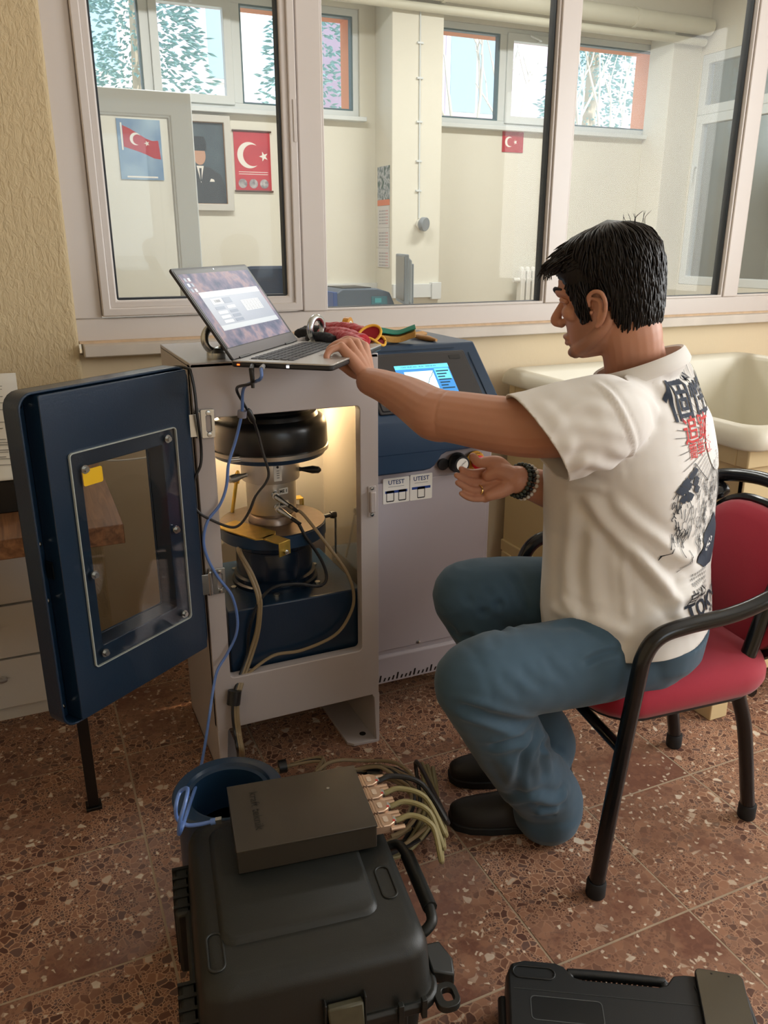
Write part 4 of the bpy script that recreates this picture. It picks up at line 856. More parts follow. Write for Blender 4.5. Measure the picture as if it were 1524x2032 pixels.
# back cushion: oval pad
bc = (Rn+Rf)/2-fa*.005+V((0, 0, .565)); bu = pa; bn = (fa+V((0, 0, .18))).normalized(); bv = bn.cross(bu).normalized()
if bv.z < 0: bv = -bv
g = G(); rs = []
for t, k in ((-.020, .90), (-.024, .96), (-.015, 1.0), (.004, 1.0), (.018, .95), (.027, .80), (.031, .4), (.031, .05)):
    ring = []
    for i in range(40):
        an = 2*math.pi*i/40; x = math.copysign(abs(math.cos(an))**.8, math.cos(an)); y = math.copysign(abs(math.sin(an))**.85, math.sin(an))
        ring.append(bc+bu*x*.178*k*(1.0 if y > 0 else .95)+bv*y*.170*k+bn*t)
    rs.append(ring)
g.rings(rs); g.out('back_cushion', CHF, ch, ang=70)
g = G(); ring = [bc+bu*math.copysign(abs(math.cos(2*math.pi*i/40))**.8, math.cos(2*math.pi*i/40))*.184+bv*math.copysign(abs(math.sin(2*math.pi*i/40))**.85, math.sin(2*math.pi*i/40))*.176-bn*.012 for i in range(40)]
g.tube(ring, .011, 8, True); g.out('back_rim', CHT, ch)
g = G(); g.rings([[bc+bu*math.cos(2*math.pi*i/32)*.17*k+bv*math.sin(2*math.pi*i/32)*.163*k-bn*t for i in range(32)] for k, t in ((1, .012), (1, .024), (.9, .028))]); g.out('back_shell', BLKP, ch)
# seat
sc0 = (Fn+Ff)/2*.5+(Rn+Rf)/2*.5+V((0, 0, 0))
def seatring(k, z, ins=0):
    P = []
    for (x, y) in rrect(2, 2, .45, 6):
        wdt = .245+(.195-.245)*(1-x)/2 if True else 0
        P.append(sc0+fa*(x*.235*k+.005)+pa*y*wdt*k+V((0, 0, z+.012*(x > .2)*x)))
    return P
g = G(); g.rings([seatring(.90, .372), seatring(.97, .376), seatring(1.0, .392), seatring(1.0, .412), seatring(.96, .436), seatring(.84, .450), seatring(.5, .456), seatring(.1, .457)]); g.out('seat_cushion', CHF, ch, ang=70)
g = G(); g.rings([seatring(.86, .352), seatring(.90, .358), seatring(.90, .374)]); g.out('seat_pan', BLKP, ch)
for A_, B_ in ((Fn, Ff), (Rn+fa*.07, Rf+fa*.07)): G().tube([A_-fa*.03+V((0, 0, .345)), B_-fa*.03+V((0, 0, .345))], .012, 10).out('cross_bar', CHT, ch)

# ================================================================== CREAM TANK ON THE RIGHT
TK = M('cream_tank_resin', 'DED8C6', .45, var=(5, .06), bump=(12, .1, .004)); TKB = M('cream_board', 'DFC99A', .6, var=(3, .06))
tk = thing('curing_tank', 'cream water tank with thick rolled rim standing behind the man', 'tank', (2.05, 2.0, 0))
X0t, X1t, Y0t, Y1t = 1.625, 2.85, 1.40, 2.60
def tkr(i, r, z): return [((X0t+X1t)/2+x, (Y0t+Y1t)/2+y, z) for x, y in rrect(X1t-X0t-2*i, Y1t-Y0t-2*i, r, 6)]
g = G(); g.rings([tkr(.030, .03, .795), tkr(.004, .045, .800), tkr(0, .05, .806), tkr(.006, .05, .835), tkr(.020, .05, .852), tkr(.045, .05, .856), tkr(.065, .05, .848), tkr(.075, .05, .835), tkr(.095, .06, .40), tkr(.13, .06, .38), tkr(.3, .05, .375)], cap=False)
g.poly(list(reversed(tkr(.3, .05, .375)))); g.out('tank_basin', TK, tk, ang=50)
for a_, b_ in (((X0t+.035, Y0t+.035), (X1t-.035, Y0t+.075)), ((X0t+.035, Y1t-.075), (X1t-.035, Y1t-.035)), ((X0t+.035, Y0t+.075), (X0t+.075, Y1t-.075)), ((X1t-.075, Y0t+.075), (X1t-.035, Y1t-.075))): G().box((*a_, .745), (*b_, .796)).out('rim_rail', TKB, tk, bevel=.004)
for x0, x1 in ((X0t+.05, 1.95), (1.957, 2.33), (2.337, X1t-.05)): G().box((x0, Y0t+.05, .15), (x1, Y0t+.07, .745)).out('front_panel', TKB, tk, bevel=.003)
for y0, y1 in ((Y0t+.052, 1.98), (1.985, Y1t-.02)): G().box((X0t+.05, y0, .15), (X0t+.07, y1, .745)).out('side_panel', TKB, tk, bevel=.003)
G().box((X0t+.04, Y0t+.04, .12), (X1t-.04, Y1t-.02, .165)).out('plinth_rail', TKB, tk, bevel=.003)
for x, y in ((X0t+.065, Y0t+.065), (X1t-.07, Y0t+.065), (X0t+.065, Y1t-.07), (X1t-.07, Y1t-.07)): G().box((x-.032, y-.032, 0), (x+.032, y+.032, .122)).out('leg', TKB, tk, bevel=.003)

# ================================================================== DESK ON THE LEFT
WOOD = bpy.data.materials.new('walnut_laminate'); WOOD.use_nodes = True
def woodm():
    nt = WOOD.node_tree; b = nt.nodes['Principled BSDF']; b.inputs['Roughness'].default_value = .45
    tc = nt.nodes.new('ShaderNodeTexCoord'); mp = nt.nodes.new('ShaderNodeMapping'); mp.inputs['Scale'].default_value = (60, 4, 60); nt.links.new(tc.outputs['Object'], mp.inputs[0])
    n = nt.nodes.new('ShaderNodeTexNoise'); n.inputs['Scale'].default_value = 1.2; n.inputs['Detail'].default_value = 5; n.inputs['Distortion'].default_value = .6; nt.links.new(mp.outputs[0], n.inputs['Vector'])
    r = nt.nodes.new('ShaderNodeValToRGB'); e = r.color_ramp.elements; e[0].position = .3; e[0].color = (*lin('5C3D2C'), 1); e[1].position = .68; e[1].color = (*lin('9C704E'), 1)
    nt.links.new(n.outputs['Fac'], r.inputs[0]); nt.links.new(r.outputs[0], b.inputs['Base Color'])
woodm()
DZ = .715
dk = thing('desk', 'walnut topped desk on thin black legs by the stucco wall', 'desk', (-.6, 2.2, 0))
G().box((-1.5, 1.745, DZ-.045), (.152, 2.60, DZ)).out('desktop', WOOD, dk, bevel=.002)
for x, y in ((.014, 1.765), (.014, 2.56), (-1.45, 1.765), (-1.45, 2.56)): G().box((x-.0125, y-.0125, .008), (x+.0125, y+.0125, DZ-.045)).box((x-.018, y-.018, 0), (x+.018, y+.018, .008)).out('leg', BLK, dk, bevel=.001)
WL = M('white_laminate', 'CFCBC6', .4)
pdst = thing('drawer_unit', 'white drawer unit standing under the desk', 'drawers', (-.35, 2.4, 0))
py0 = 2.23
G().box((-.9, py0+.018, .04), (.085, 2.60, DZ-.05)).out('carcass', WL, pdst, bevel=.002)
zs = [.05, .205, .365, .52, .655]
for z0, z1 in zip(zs, zs[1:]):
    d_ = G().box((-.895, py0, z0+.003), (.083, py0+.018, z1-.003)).out('drawer', WL, pdst, bevel=.002)
    if z0 > .1 or 1: G().tube(cr([(-.28, py0, z0+.10), (-.28, py0-.02, z0+.10), (-.17, py0-.02, z0+.10), (-.17, py0, z0+.10)], 4), .006, 8).out('handle', M('satin_handle', 'C8C8C8', .3, .8), d_)
G().box((-.9, py0+.03, 0), (.08, 2.60, .04)).out('plinth', WL, pdst)
tr_ = thing('document_tray', 'black document box on the desk with papers on it', 'document box', (-.1, 2.2, DZ))
G().box((-.42, 1.93, DZ), (.035, 2.36, DZ+.004)).box((-.42, 2.352, DZ), (.035, 2.36, DZ+.13)).box((.027, 1.93, DZ), (.035, 2.36, DZ+.13)).box((-.42, 1.93, DZ), (.035, 1.938, DZ+.075)).box((-.42, 1.94, DZ+.004), (.02, 2.35, DZ+.072)).out('tray_box', BLKP, tr_, bevel=.002)
PAP = M('handwritten_paper', 'DAD6CE', .8)
g = G(); ns = 14; grid = []
for i in range(ns+1):
    t = i/ns; grid.append([V((-.42+.395*s_/6, 1.95+.36*t-.03*s_/6, DZ+.078+.19*t**1.5-.02*math.sin(t*3)*(s_/6))) for s_ in range(7)])
gv_ = [[g.bm.verts.new(p) for p in r] for r in grid]
for i in range(ns):
    for j in range(6): g.bm.faces.new((gv_[i][j], gv_[i][j+1], gv_[i+1][j+1], gv_[i+1][j]))
pp = g.out('paper_sheet', PAP, None, ang=180); tag(pp, 'curled sheet of handwritten notes propped on the black document box', 'paper'); pp.modifiers.new('s', 'SOLIDIFY').thickness = .0015
g = G()
for i in range(2, ns-1):
    for q in range(3):
        t = (i+.15+q*.3)/ns; 
        a_ = .10+.05*random.random(); b_ = .75+.2*random.random(); pts_ = []
        for k in range(9):
            s_ = a_+(b_-a_)*k/8; pts_.append(V((-.42+.395*s_, 1.95+.36*t-.03*s_, DZ+.0805+.19*t**1.5-.02*math.sin(t*3)*s_+.0006)))
        g.tube(pts_, .0008, 4)
o = g.out('handwriting', M('pencil_grey', '7C7A78', .8), pp, smooth=False); o['kind'] = 'stuff'
G().tube(cr([(.10, 2.60, .86), (.15, 2.60, .80), (.22, 2.60, .772), (.36, 2.60, .75)], 6), .007, 8).out('x', BLKCB, None).name = 'wall_cable'
tag(bpy.data.objects['wall_cable'], 'thick black cable running along the wall behind the open door', 'cable')
o = G().tube(cr([(.07, 2.61, .83), (.11, 2.612, .74), (.155, 2.612, .665), (.22, 2.612, .64), (.36, 2.612, .64)], 6), .003, 8).out('wall_wire', WHITE, None)
tag(o, 'thin white wire sagging along the wall behind the open door', 'cable')

# ================================================================== FAR ROOM FURNISHINGS
bn_ = thing('work_bench', 'pale bench top just behind the inner window', 'bench', (2.4, 4.5, 0))
G().box((1.3, 4.05, .87), (3.3, 4.95, .90)).out('bench_top', WHITE, bn_, bevel=.003)
for x in (1.34, 3.26):
    for y in (4.09, 4.91): G().box((x-.02, y-.02, 0), (x+.02, y+.02, .87)).out('leg', STEEL, bn_)
MGY = M('grey_monitor_plastic', '7D858C', .45)
mo = thing('monitor', 'grey flat monitor seen edge on standing on the far bench', 'monitor', (2.13, 4.5, .90))
mx_ = Matrix.Translation((2.13, 4.5, .90)) @ Matrix.Rotation(R(-17), 4, 'Z')
G().box((-.020, -.19, .055), (.005, .19, .335), mx_).out('panel', MGY, mo, bevel=.006)
G().prism([mx_ @ V(p) for p in ((.005, -.16, .08), (.005, .16, .08), (.005, .16, .32), (.005, -.16, .32))], mx_.to_3x3() @ V((.022, 0, -.02))).out('rear_housing', M('grey_monitor_light', '9AA1A6', .45), mo, bevel=.005)
G().box((-.0215, -.175, .075), (-.0195, .175, .320), mx_).out('screen', M('dark_screen', '2E3238', .25), mo)
G().box((.030, -.05, .02), (.055, .05, .28), mx_).out('stand_post', MGY, mo, bevel=.004); G().prism([mx_ @ V(p) for p in ((-.08, -.11, 0), (.14, -.11, 0), (.14, .11, 0), (-.08, .11, 0))], (0, 0, .015)).out('stand_foot', M('grey_dark', '5B646E', .45), mo, bevel=.005)
pr2 = thing('printer', 'dark blue grey desktop printer on the far bench', 'printer', (1.84, 4.6, .90))
PB = M('printer_blue_grey', '4A5868', .45)
G().prism([(1.68, 4.45, .905), (1.68, 4.45, 1.02), (1.72, 4.45, 1.045), (1.94, 4.45, 1.045), (2.02, 4.45, 1.02), (2.05, 4.45, .955), (2.05, 4.45, .905)], (0, .33, 0)).out('housing', PB, pr2, bevel=.008)
G().box((1.66, 4.44, .905), (1.685, 4.78, 1.03)).out('side_panel', M('printer_blue', '2F4C86', .45), pr2, bevel=.004)
G().box((1.74, 4.50, 1.045), (1.92, 4.75, 1.050)).out('paper_slot', BLKP, pr2); G().box((1.90, 4.444, .955), (2.0, 4.451, 1.0)).out('display', M('printer_teal', '2F6E7C', .3), pr2, bevel=.002); G().box((1.92, 4.440, .965), (1.96, 4.446, .99)).out('button', M('teal_button', '3FA3AC', .3), pr2)
for k in range(3): tag(G().box((2.04+.02*k, 4.42, .90+.012*k), (2.30-.02*k, 4.62, .911+.012*k)).out('paper_stack', WHITE, None), ['lowest white paper stack beside the far printer', 'middle white paper stack beside the far printer', 'topmost white paper stack beside the far printer'][k], 'paper')
oc = thing('office_chair', 'dark blue office chair behind the laptop in the far room', 'chair', (1.06, 3.75, 0))
OCB = M('navy_chair_fabric', '2E3F5A', .7)
g = G(); 
g.rings([[(1.06+x*k, 3.62+t, .98+z*k) for x, z in rrect(.30, .44, .06)] for k, t in ((.95, -.022), (1, -.012), (1, .012), (.95, .022))]); g.out('backrest', OCB, oc)
g = G(); g.rings([[(1.06+x*k, 3.88+y*k, z) for x, y in rrect(.46, .46, .08)] for k, z in ((.94, .46), (1, .475), (1, .51), (.9, .53))]); g.out('seat', OCB, oc)
G().tube([(1.06, 3.65, .80), (1.06, 3.68, .55), (1.06, 3.75, .47), (1.06, 3.88, .46)], .018, 10).out('back_bracket', BLKP, oc); G().cyl((1.06, 3.88, .08), (1.06, 3.88, .46), .025).out('gas_column', BLKP, oc)
for k in range(5):
    a_ = R(72*k); G().tube([(1.06, 3.88, .09), (1.06+.28*math.cos(a_), 3.88+.28*math.sin(a_), .065)], [.022, .014], 8).out('base_arm', BLKP, oc); G().cyl((1.06+.28*math.cos(a_)-.01, 3.88+.28*math.sin(a_), .026), (1.06+.28*math.cos(a_)+.01, 3.88+.28*math.sin(a_), .026), .026).out('castor', BLKP, oc)
# glazed door leaf standing open
dl = thing('glazed_door', 'open white glazed door leaf in front of the portrait', 'door', (.42, 4.0, 0))
ringxz(-.02, .83, .02, 1.93, 3.975, 4.025, .10, 'door_frame', PVC2, dl, .006)
ringxz(.075, .735, .115, 1.835, 3.98, 4.02, .012, 'door_bead', PVC2, dl, .003)
G().box((.08, 3.998, .12), (.73, 4.002, 1.83)).out('pane', GLS2, dl, smooth=False); G().box((.08, 3.99, .62), (.73, 4.01, .70)).out('mid_rail', PVC2, dl, bevel=.003)
G().tube(cr([(.79, 3.975, 1.0), (.79, 3.93, 1.0), (.78, 3.925, 1.0), (.68, 3.925, 1.0)], 4), .01, 8).out('door_handle', PVC2, dl)
# radiator
rd = thing('radiator', 'white column radiator below the far right window', 'radiator', (4.2, 5.9, 0))
for k in range(12):
    x = 3.86+k*.055
    G().box((x, 5.86, .20), (x+.038, 5.93, 1.08)).sph((x+.019, 5.895, 1.08), (.019, .035, .03), 10, 6).out('section', WHITE, rd, bevel=.008)
G().tube([(3.84, 5.895, .27), (4.56, 5.895, .27)], .02, 10).out('lower_pipe', WHITE, rd); G().tube([(3.80, 5.895, 1.0), (4.56, 5.895, 1.0)], .02, 10).out('upper_pipe', WHITE, rd)
for x in (3.90, 4.46): G().box((x-.012, 5.88, 0), (x+.012, 5.91, .2)).out('radiator_foot', WHITE, rd)
# trunking and socket ball
tr2 = thing('cable_trunking', 'white plastic cable trunking along the pilaster', 'trunking', (2.8, 5.68, .93)); TRW = M('trunk_white', 'DDE0E0', .4)
G().box((2.601, 5.668, .90), (2.92, 5.699, 1.0)).out('trunk', TRW, tr2, bevel=.002); G().box((2.92, 5.655, .885), (3.0, 5.699, 1.01)).out('end_box', TRW, tr2, bevel=.003)
tr3 = G().box((1.5, 5.965, .89), (2.599, 5.999, 1.0)).out('wall_trunking', TRW, None, bevel=.002); tag(tr3, 'white trunking along the far wall left of the pilaster', 'trunking')
rs_ = thing('wall_junction', 'grey round junction ball on a cable down the pilaster', 'sensor', (2.83, 5.66, 1.43))  # round cable junction, gives no light
G().lathe([(.035, 0), (.038, .02), (.038, .04)], (2.83, 5.699, 1.43), (0, -1, 0), 24).out('mount', WHITE, rs_); G().lathe([(.048, 0), (.05, .03), (.046, .036), (.001, .037)], (2.83, 5.66, 1.43), (.5, -1, -.15), 28).out('junction_cap', M('grey_cap', '8F959B', .4), rs_)
g = G(); g.tube([(2.82, 5.694, 1.47), (2.81, 5.694, 2.85)], .006, 8); g.out('feed_cable', PVC2, rs_)
for z in (1.66, 1.86, 2.12, 2.4, 2.62): G().box((2.79, 5.686, z-.006), (2.835, 5.699, z+.006)).out('cable_clip', PVC2, rs_)
# wall calendar on the pilaster side
RDI = M('poster_red', 'B4182C', .6); WHP = M('poster_white', 'EFE9DF', .6)
ya, yb2 = 5.735, 5.945
cal = thing('wall_calendar', 'long paper calendar with photo header on the pilaster side', 'calendar', (2.595, 5.84, 1.5))
CH = scrmat('calendar_photo', [(.35, '4E6B62'), (.48, '8C97A0'), (.58, 'C8CDD2'), (.7, '6C7278')], 30, 0)
G().box((2.594, ya, 1.595), (2.599, yb2, 1.83)).out('header_photo', CH, cal, smooth=False); G().box((2.593, ya, 1.56), (2.599, yb2, 1.60)).out('header_band', M('salmon_print', 'E58A6A', .6), cal, smooth=False)
for k, (z0, z1) in enumerate(((1.405, 1.558), (1.26, 1.403), (1.12, 1.258))):
    sh = G().box((2.594, ya+.004, z0), (2.598, yb2-.002, z1)).out('month_sheet', M('calendar_paper', 'DDDBDC', .7), cal, smooth=False)
    for r in range(5):
        for c in range(7):
            y = yb2-.035-c*.024; z = z1-.035-r*.022
            g = G(); g.box((2.5934, y-.007, z-.006), (2.5938, y+.002, z+.004)); g.out('date', M('date_red', 'C46A6A', .6) if c >= 5 else M('date_grey', '77757C', .6), sh, smooth=False)
# posters
def crescent(c, R_, r_, off, tm, y, a0=0):
    P = []; import cmath
    n = 22; al = math.acos(max(-1, min(1, (R_*R_+off*off-r_*r_)/(2*R_*off)))); be = math.acos(max(-1, min(1, (r_*r_+off*off-R_*R_)/(2*r_*off))))
    for i in range(n+1): a_ = al+(2*math.pi-2*al)*i/n; P.append((R_*math.cos(a_), R_*math.sin(a_)))
    for i in range(1, n): a_ = -(math.pi-be)+(-2*math.pi+2*(math.pi-be))*0; 
    for i in range(1, n):
        a_ = (2*math.pi-(math.pi-be))-(2*math.pi-2*(math.pi-be))*i/n; P.append((off+r_*math.cos(a_), r_*math.sin(a_)))
    return [tm @ V((c[0]+x*math.cos(a0)-z*math.sin(a0), y, c[1]+x*math.sin(a0)+z*math.cos(a0))) for x, z in P]
def star(c, r, tm, y, a0=R(180)): return [tm @ V((c[0]+(r if i % 2 == 0 else r*.4)*math.cos(a0+math.pi*i/5), y, c[1]+(r if i % 2 == 0 else r*.4)*math.sin(a0+math.pi*i/5))) for i in range(10)]
I4 = Matrix.Identity(4)
def flatp(nm, pts, mat, par, d=.0006): g = G(); g.prism(pts, (0, d, 0)); return g.out(nm, mat, par, smooth=False)
fl = thing('wall_flag', 'small red paper flag stuck below the far right window', 'flag', (3.8, 5.99, 2.06))
G().box((3.70, 5.993, 1.985), (3.895, 5.999, 2.135)).out('sheet', RDI, fl, smooth=False)
flatp('crescent', crescent((3.762, 2.06), .038, .031, .0125, I4, 5.992), WHP, fl); flatp('star', star((3.82, 2.06), .019, I4, 5.992), WHP, fl)
pA = thing('flag_poster', 'blue sky poster of a waving red flag on the far wall', 'poster', (.89, 5.99, 1.7))
G().box((.75, 5.992, 1.70), (1.03, 5.999, 2.07)).out('sheet', M('poster_sky', '3F6E9E', .5, var=(6, .6, 'A9C2D2')), pA, smooth=False)
top_ = [(.785, 2.03), (.83, 2.012), (.88, 1.985), (.93, 1.955), (.97, 1.942), (1.01, 1.945)]; bot_ = [(1.02, 1.83), (.975, 1.835), (.93, 1.855), (.89, 1.87), (.84, 1.885), (.785, 1.90)]
flatp('waving_flag', [(x, 5.991, z) for x, z in top_+bot_], RDI, pA); flatp('crescent', crescent((.865, 1.950), .038, .031, .0125, I4, 5.990, -.3), WHP, pA); flatp('star', star((.935, 1.925), .019, I4, 5.990), WHP, pA)
G().box((.772, 5.990, 1.88), (.782, 5.992, 2.045)).out('flag_pole', WHP, pA, smooth=False); G().box((.79, 5.991, 1.712), (.99, 5.992, 1.722)).out('caption', WHP, pA, smooth=False)
pB = thing('portrait_picture', 'framed portrait of a man in dark suit half hidden by the door', 'picture', (1.3, 5.98, 1.51))
ringxz(1.10, 1.50, 1.51, 2.12, 5.965, 5.998, .045, 'frame', M('silver_frame', 'CFCBC2', .4), pB, .004)
ringxz(1.14, 1.46, 1.55, 2.08, 5.975, 5.998, .008, 'inner_frame', M('gold_slip', 'A7805A', .4), pB, 0)
G().box((1.145, 5.99, 1.555), (1.455, 5.998, 2.075)).out('backdrop', M('portrait_backdrop', '55666E', .5, var=(5, .5, '3C4A54')), pB, smooth=False)
SUIT = M('portrait_suit', '3C4248', .6); FACE = M('portrait_face', 'C79A80', .6)
flatp('suit', [(x, 5.989, z) for x, z in ((1.15, 1.557), (1.45, 1.557), (1.442, 1.68), (1.42, 1.745), (1.35, 1.79), (1.27, 1.80), (1.19, 1.78), (1.155, 1.70))], SUIT, pB)
flatp('shirt_front', [(x, 5.988, z) for x, z in ((1.255, 1.80), (1.305, 1.80), (1.28, 1.69))], WHP, pB); flatp('tie', [(x, 5.987, z) for x, z in ((1.272, 1.785), (1.288, 1.785), (1.284, 1.70), (1.276, 1.70))], SUIT, pB)
flatp('face', [(1.28+.042*math.cos(2*math.pi*i/20), 5.987, 1.865+.060*math.sin(2*math.pi*i/20)) for i in range(20)], FACE, pB)
flatp('hat', [(x, 5.986, z) for x, z in ((1.232, 1.895), (1.328, 1.895), (1.332, 1.94), (1.318, 1.985), (1.242, 1.985), (1.228, 1.94))], M('portrait_hat', '2C353C', .6), pB)
flatp('pocket_square', [(x, 5.988, z) for x, z in ((1.34, 1.70), (1.375, 1.70), (1.37, 1.715), (1.35, 1.72))], WHP, pB)
pC = thing('crescent_poster', 'red hanging poster with large crescent and three round pictures', 'poster', (1.65, 5.99, 1.64))
G().box((1.525, 5.992, 1.645), (1.785, 5.999, 2.035)).out('sheet', M('poster_red_folds', 'A81830', .5, var=(7, .8, 'D8404A')), pC, smooth=False)
flatp('crescent', crescent((1.63, 1.88), .085, .070, .026, I4, 5.990), WHP, pC); flatp('star', star((1.735, 1.875), .034, I4, 5.990), WHP, pC)
for k in range(3): flatp('round_picture', [(1.575+.078*k+.031*math.cos(2*math.pi*i/20), 5.990, 1.695+.031*math.sin(2*math.pi*i/20)) for i in range(20)], M('round_print', 'CFC9C8', .6, var=(40, .5, '5A5A62')), pC)
for z in (1.645, 2.035): G().tube([(1.515, 5.988, z), (1.795, 5.988, z)], .006, 8).out('hanger_bar', M('brown_bar', '5A3A30', .5), pC)
for k in range(2): G().box((1.55, 5.9905, 1.755+.014*k), (1.76, 5.9915, 1.759+.014*k)).out('caption', WHP, pC, smooth=False)

# ================================================================== OUTSIDE
struct(G().box((-12, 6.3, 1.4), (24, 40, 1.9)).out('ground_outside', M('pale_ground', 'C9C2B2', .9), smooth=False))
def bldg(name, label, x0, x1, y0, z1, wall, band, cols, rows, ww, wh, zb, gx):
    b_ = thing(name, label, 'building', ((x0+x1)/2, y0+3, 1.9))
    G().box((x0, y0, 1.9), (x1, y0+6, z1)).out('wall', wall, b_, smooth=False)
    for r in range(rows+1): G().box((x0-.05, y0-.12, zb-.5+r*3.0), (x1+.05, y0, zb-.3+r*3.0)).out('floor_band', band, b_, smooth=False)
    GLW = M('building_window_glass', '9FB4C8', .2); wm = fm = None
    for r in range(rows):
        for c in range(cols):
            x = x0+gx+c*(x1-x0-2*gx)/max(1, cols-1); z = zb+r*3.0
            w1 = G().box((x-ww/2, y0-.06, z), (x+ww/2, y0+.01, z+wh)).out('window', WHITE, b_, smooth=False)
            G().box((x-ww/2+.07, y0-.075, z+.07), (x-.03, y0-.05, z+wh-.07)).out('pane', GLW, w1, smooth=False); G().box((x+.03, y0-.075, z+.07), (x+ww/2-.07, y0-.05, z+wh-.07)).out('pane', GLW, w1, smooth=False)
    return b_
bldg('apartment_building', 'pale building with a lilac panel seen through the left far window', -3.5, 4.9, 17, 16, M('pale_render', 'E9E4E0', .9), M('pale_lilac_band', 'D8C6DA', .9), 4, 3, 1.3, 1.5, 4.2, 1.2)
bldg('apartment_building', 'pink and lilac block with balconies behind the bare branches', 7.4, 19, 15, 16, M('lilac_render', 'D9C4D8', .9), M('pink_band', 'F0DADC', .9), 5, 3, 1.3, 1.6, 3.6, 1.2)
_b = [o for o in COL.objects if o.name == 'apartment_building'][0]
G().box((2.9, 16.9, 1.9), (3.9, 17.02, 9)).out('lilac_panel', M('lilac_panel', 'DCD0E2', .9), _b, smooth=False)
LEAF = M('blue_green_needles', '9DBDBD', .8, var=(3, .15)); BARK = M('pale_bark', 'B9A894', .9)
def conifer(x, y, z0, h, rad, label, n=900):
    t = thing('conifer_tree', label, 'tree', (x, y, z0), group='conifers outside')
    G().tube([(x, y, z0), (x+.05, y, z0+h*.5), (x, y, z0+h)], [.12, .08, .02], 8).out('trunk', BARK, t)
    g = G()
    for i in range(n):
        u = random.random()**.7; z = z0+.25+u*(h-.25); r = rad*(1-u*.85)*math.sqrt(random.random()); a_ = random.random()*6.28
        c = V((x+r*math.cos(a_), y+r*math.sin(a_), z-.25*r)); d = V((math.cos(a_), math.sin(a_), random.uniform(-.5, .3))).normalized(); s_ = d.cross(V((0, 0, 1))).normalized()*random.uniform(.007, .016); l_ = random.uniform(.05, .12); w_ = V((0, 0, random.uniform(.006, .014)))
        g.poly([c-s_, c+d*l_*.5-s_*1.3+w_, c+d*l_, c+d*l_*.5+s_*1.3+w_, c+s_]); g.poly([c, c+d*l_*.6+w_*1.5, c+d*l_*1.1, c+d*l_*.5-w_*1.5])
    o = g.out('foliage', LEAF, t, smooth=False); o['kind'] = 'stuff'
conifer(1.40, 9.0, 1.9, 4.2, .85, 'tall blue green conifer outside the left far window', 5200)
conifer(3.35, 9.5, 1.9, 3.2, .8, 'smaller conifer outside at the edge of the left far window', 2200)
conifer(7.35, 9.8, 1.9, 3.0, .95, 'bushy conifer outside the right far window', 2600)
WB = M('whitish_bare_branch', 'D8CFC4', .9)  # even whitish colour for the bare branches
def bare(x, y, label, seed):
    random.seed(seed); t = thing('bare_shrub', label, 'shrub', (x, y, 1.9), group='bare shrubs outside')
    def grow(p, d, r, l, dep):
        q = p+d*l; m_ = (p+q)/2+V((random.uniform(-.03, .03), 0, 0)); G().tube([p, m_, q], [r, r*.85, r*.6], 6).out('branch', WB, t)
        if dep:
            for k in range(2): grow(p.lerp(q, random.uniform(.5, 1)), (d+V((random.uniform(-.6, .6), random.uniform(-.3, .3), random.uniform(0, .3)))).normalized(), r*.6, l*.75, dep-1)
    for k in range(3): grow(V((x+random.uniform(-.25, .25), y, 1.9)), V((random.uniform(-.4, .4), 0, 1)).normalized(), .022, .8, 2)
for k, (x, y) in enumerate(((4.1, 7.6), (5.0, 8.0), (5.9, 7.7), (6.5, 8.4))): bare(x, y, ['leftmost bare shrub outside the right far window', 'second bare shrub from the left outside the right far window', 'third bare shrub from the left outside the right far window', 'rightmost bare shrub outside the right far window'][k], 20+k)
random.seed(11)
# ================================================================== THE SEATED MAN
import numpy as np
SKIN = M('tan_skin', 'C08A70', .5, var=(30, .06), bump=(400, .1, .0008))
SKIN.node_tree.nodes['Principled BSDF'].inputs['Subsurface Weight'].default_value = .12
SKIN.node_tree.nodes['Principled BSDF'].inputs['Subsurface Radius'].default_value = (.01, .004, .002)
SHIRT = M('off_white_cotton', 'E4E0DB', .9, bump=(1400, .15, .0005), sheen=.2)
DENIM = M('washed_blue_denim', '3B5568', .85, bump=(1600, .3, .0006), var=(9, .2), sheen=.15)
man = thing('person', 'seated man in white printed t-shirt and jeans reaching for the laptop', 'person', (1.16, 1.25, 0))
# ---- joints
shL, upL, elL, faL, wrL = pd(1188, 836, 1.46), pd(1045, 848, 1.475), pd(888, 826, 1.55), pd(812, 791, 1.63), pd(733, 757, 1.70)
shR, elR, wrR = pd(1280, 815, 1.75), pd(1180, 1000, 1.80), pd(1024, 951, 1.665)
hipL, hipR = pd(1262, 1282, 1.69), pd(1264, 1200, 1.87)
knL, knR = pd(940, 1354, 1.53), pd(925, 1180, 1.80)
anL, anR = pz(1082, 1588, .115), pz(1092, 1515, .125)
Z3 = V((0, 0, 1))
fw_ = lambda x, y: V((x, y, 0)).normalized()
TOR = [  # measured centre, facing, half depth, half width (body)
    (pd(1255, 1300, 1.775), fw_(-.68, .73), .150, .185), (pd(1246, 1255, 1.77), fw_(-.67, .74), .158, .185), (pd(1241, 1190, 1.765), fw_(-.64, .77), .160, .182),
    (pd(1242, 1110, 1.745), fw_(-.58, .81), .158, .180), (pd(1247, 1030, 1.72), fw_(-.50, .866), .156, .185), (pd(1250, 960, 1.69), fw_(-.43, .90), .150, .190),
    (pd(1252, 890, 1.66), fw_(-.38, .925), .140, .190), (pd(1258, 830, 1.635), fw_(-.35, .94), .120, .172), (pd(1266, 785, 1.615), fw_(-.35, .94), .098, .135), (pd(1272, 748, 1.60), fw_(-.35, .94), .078, .090)]
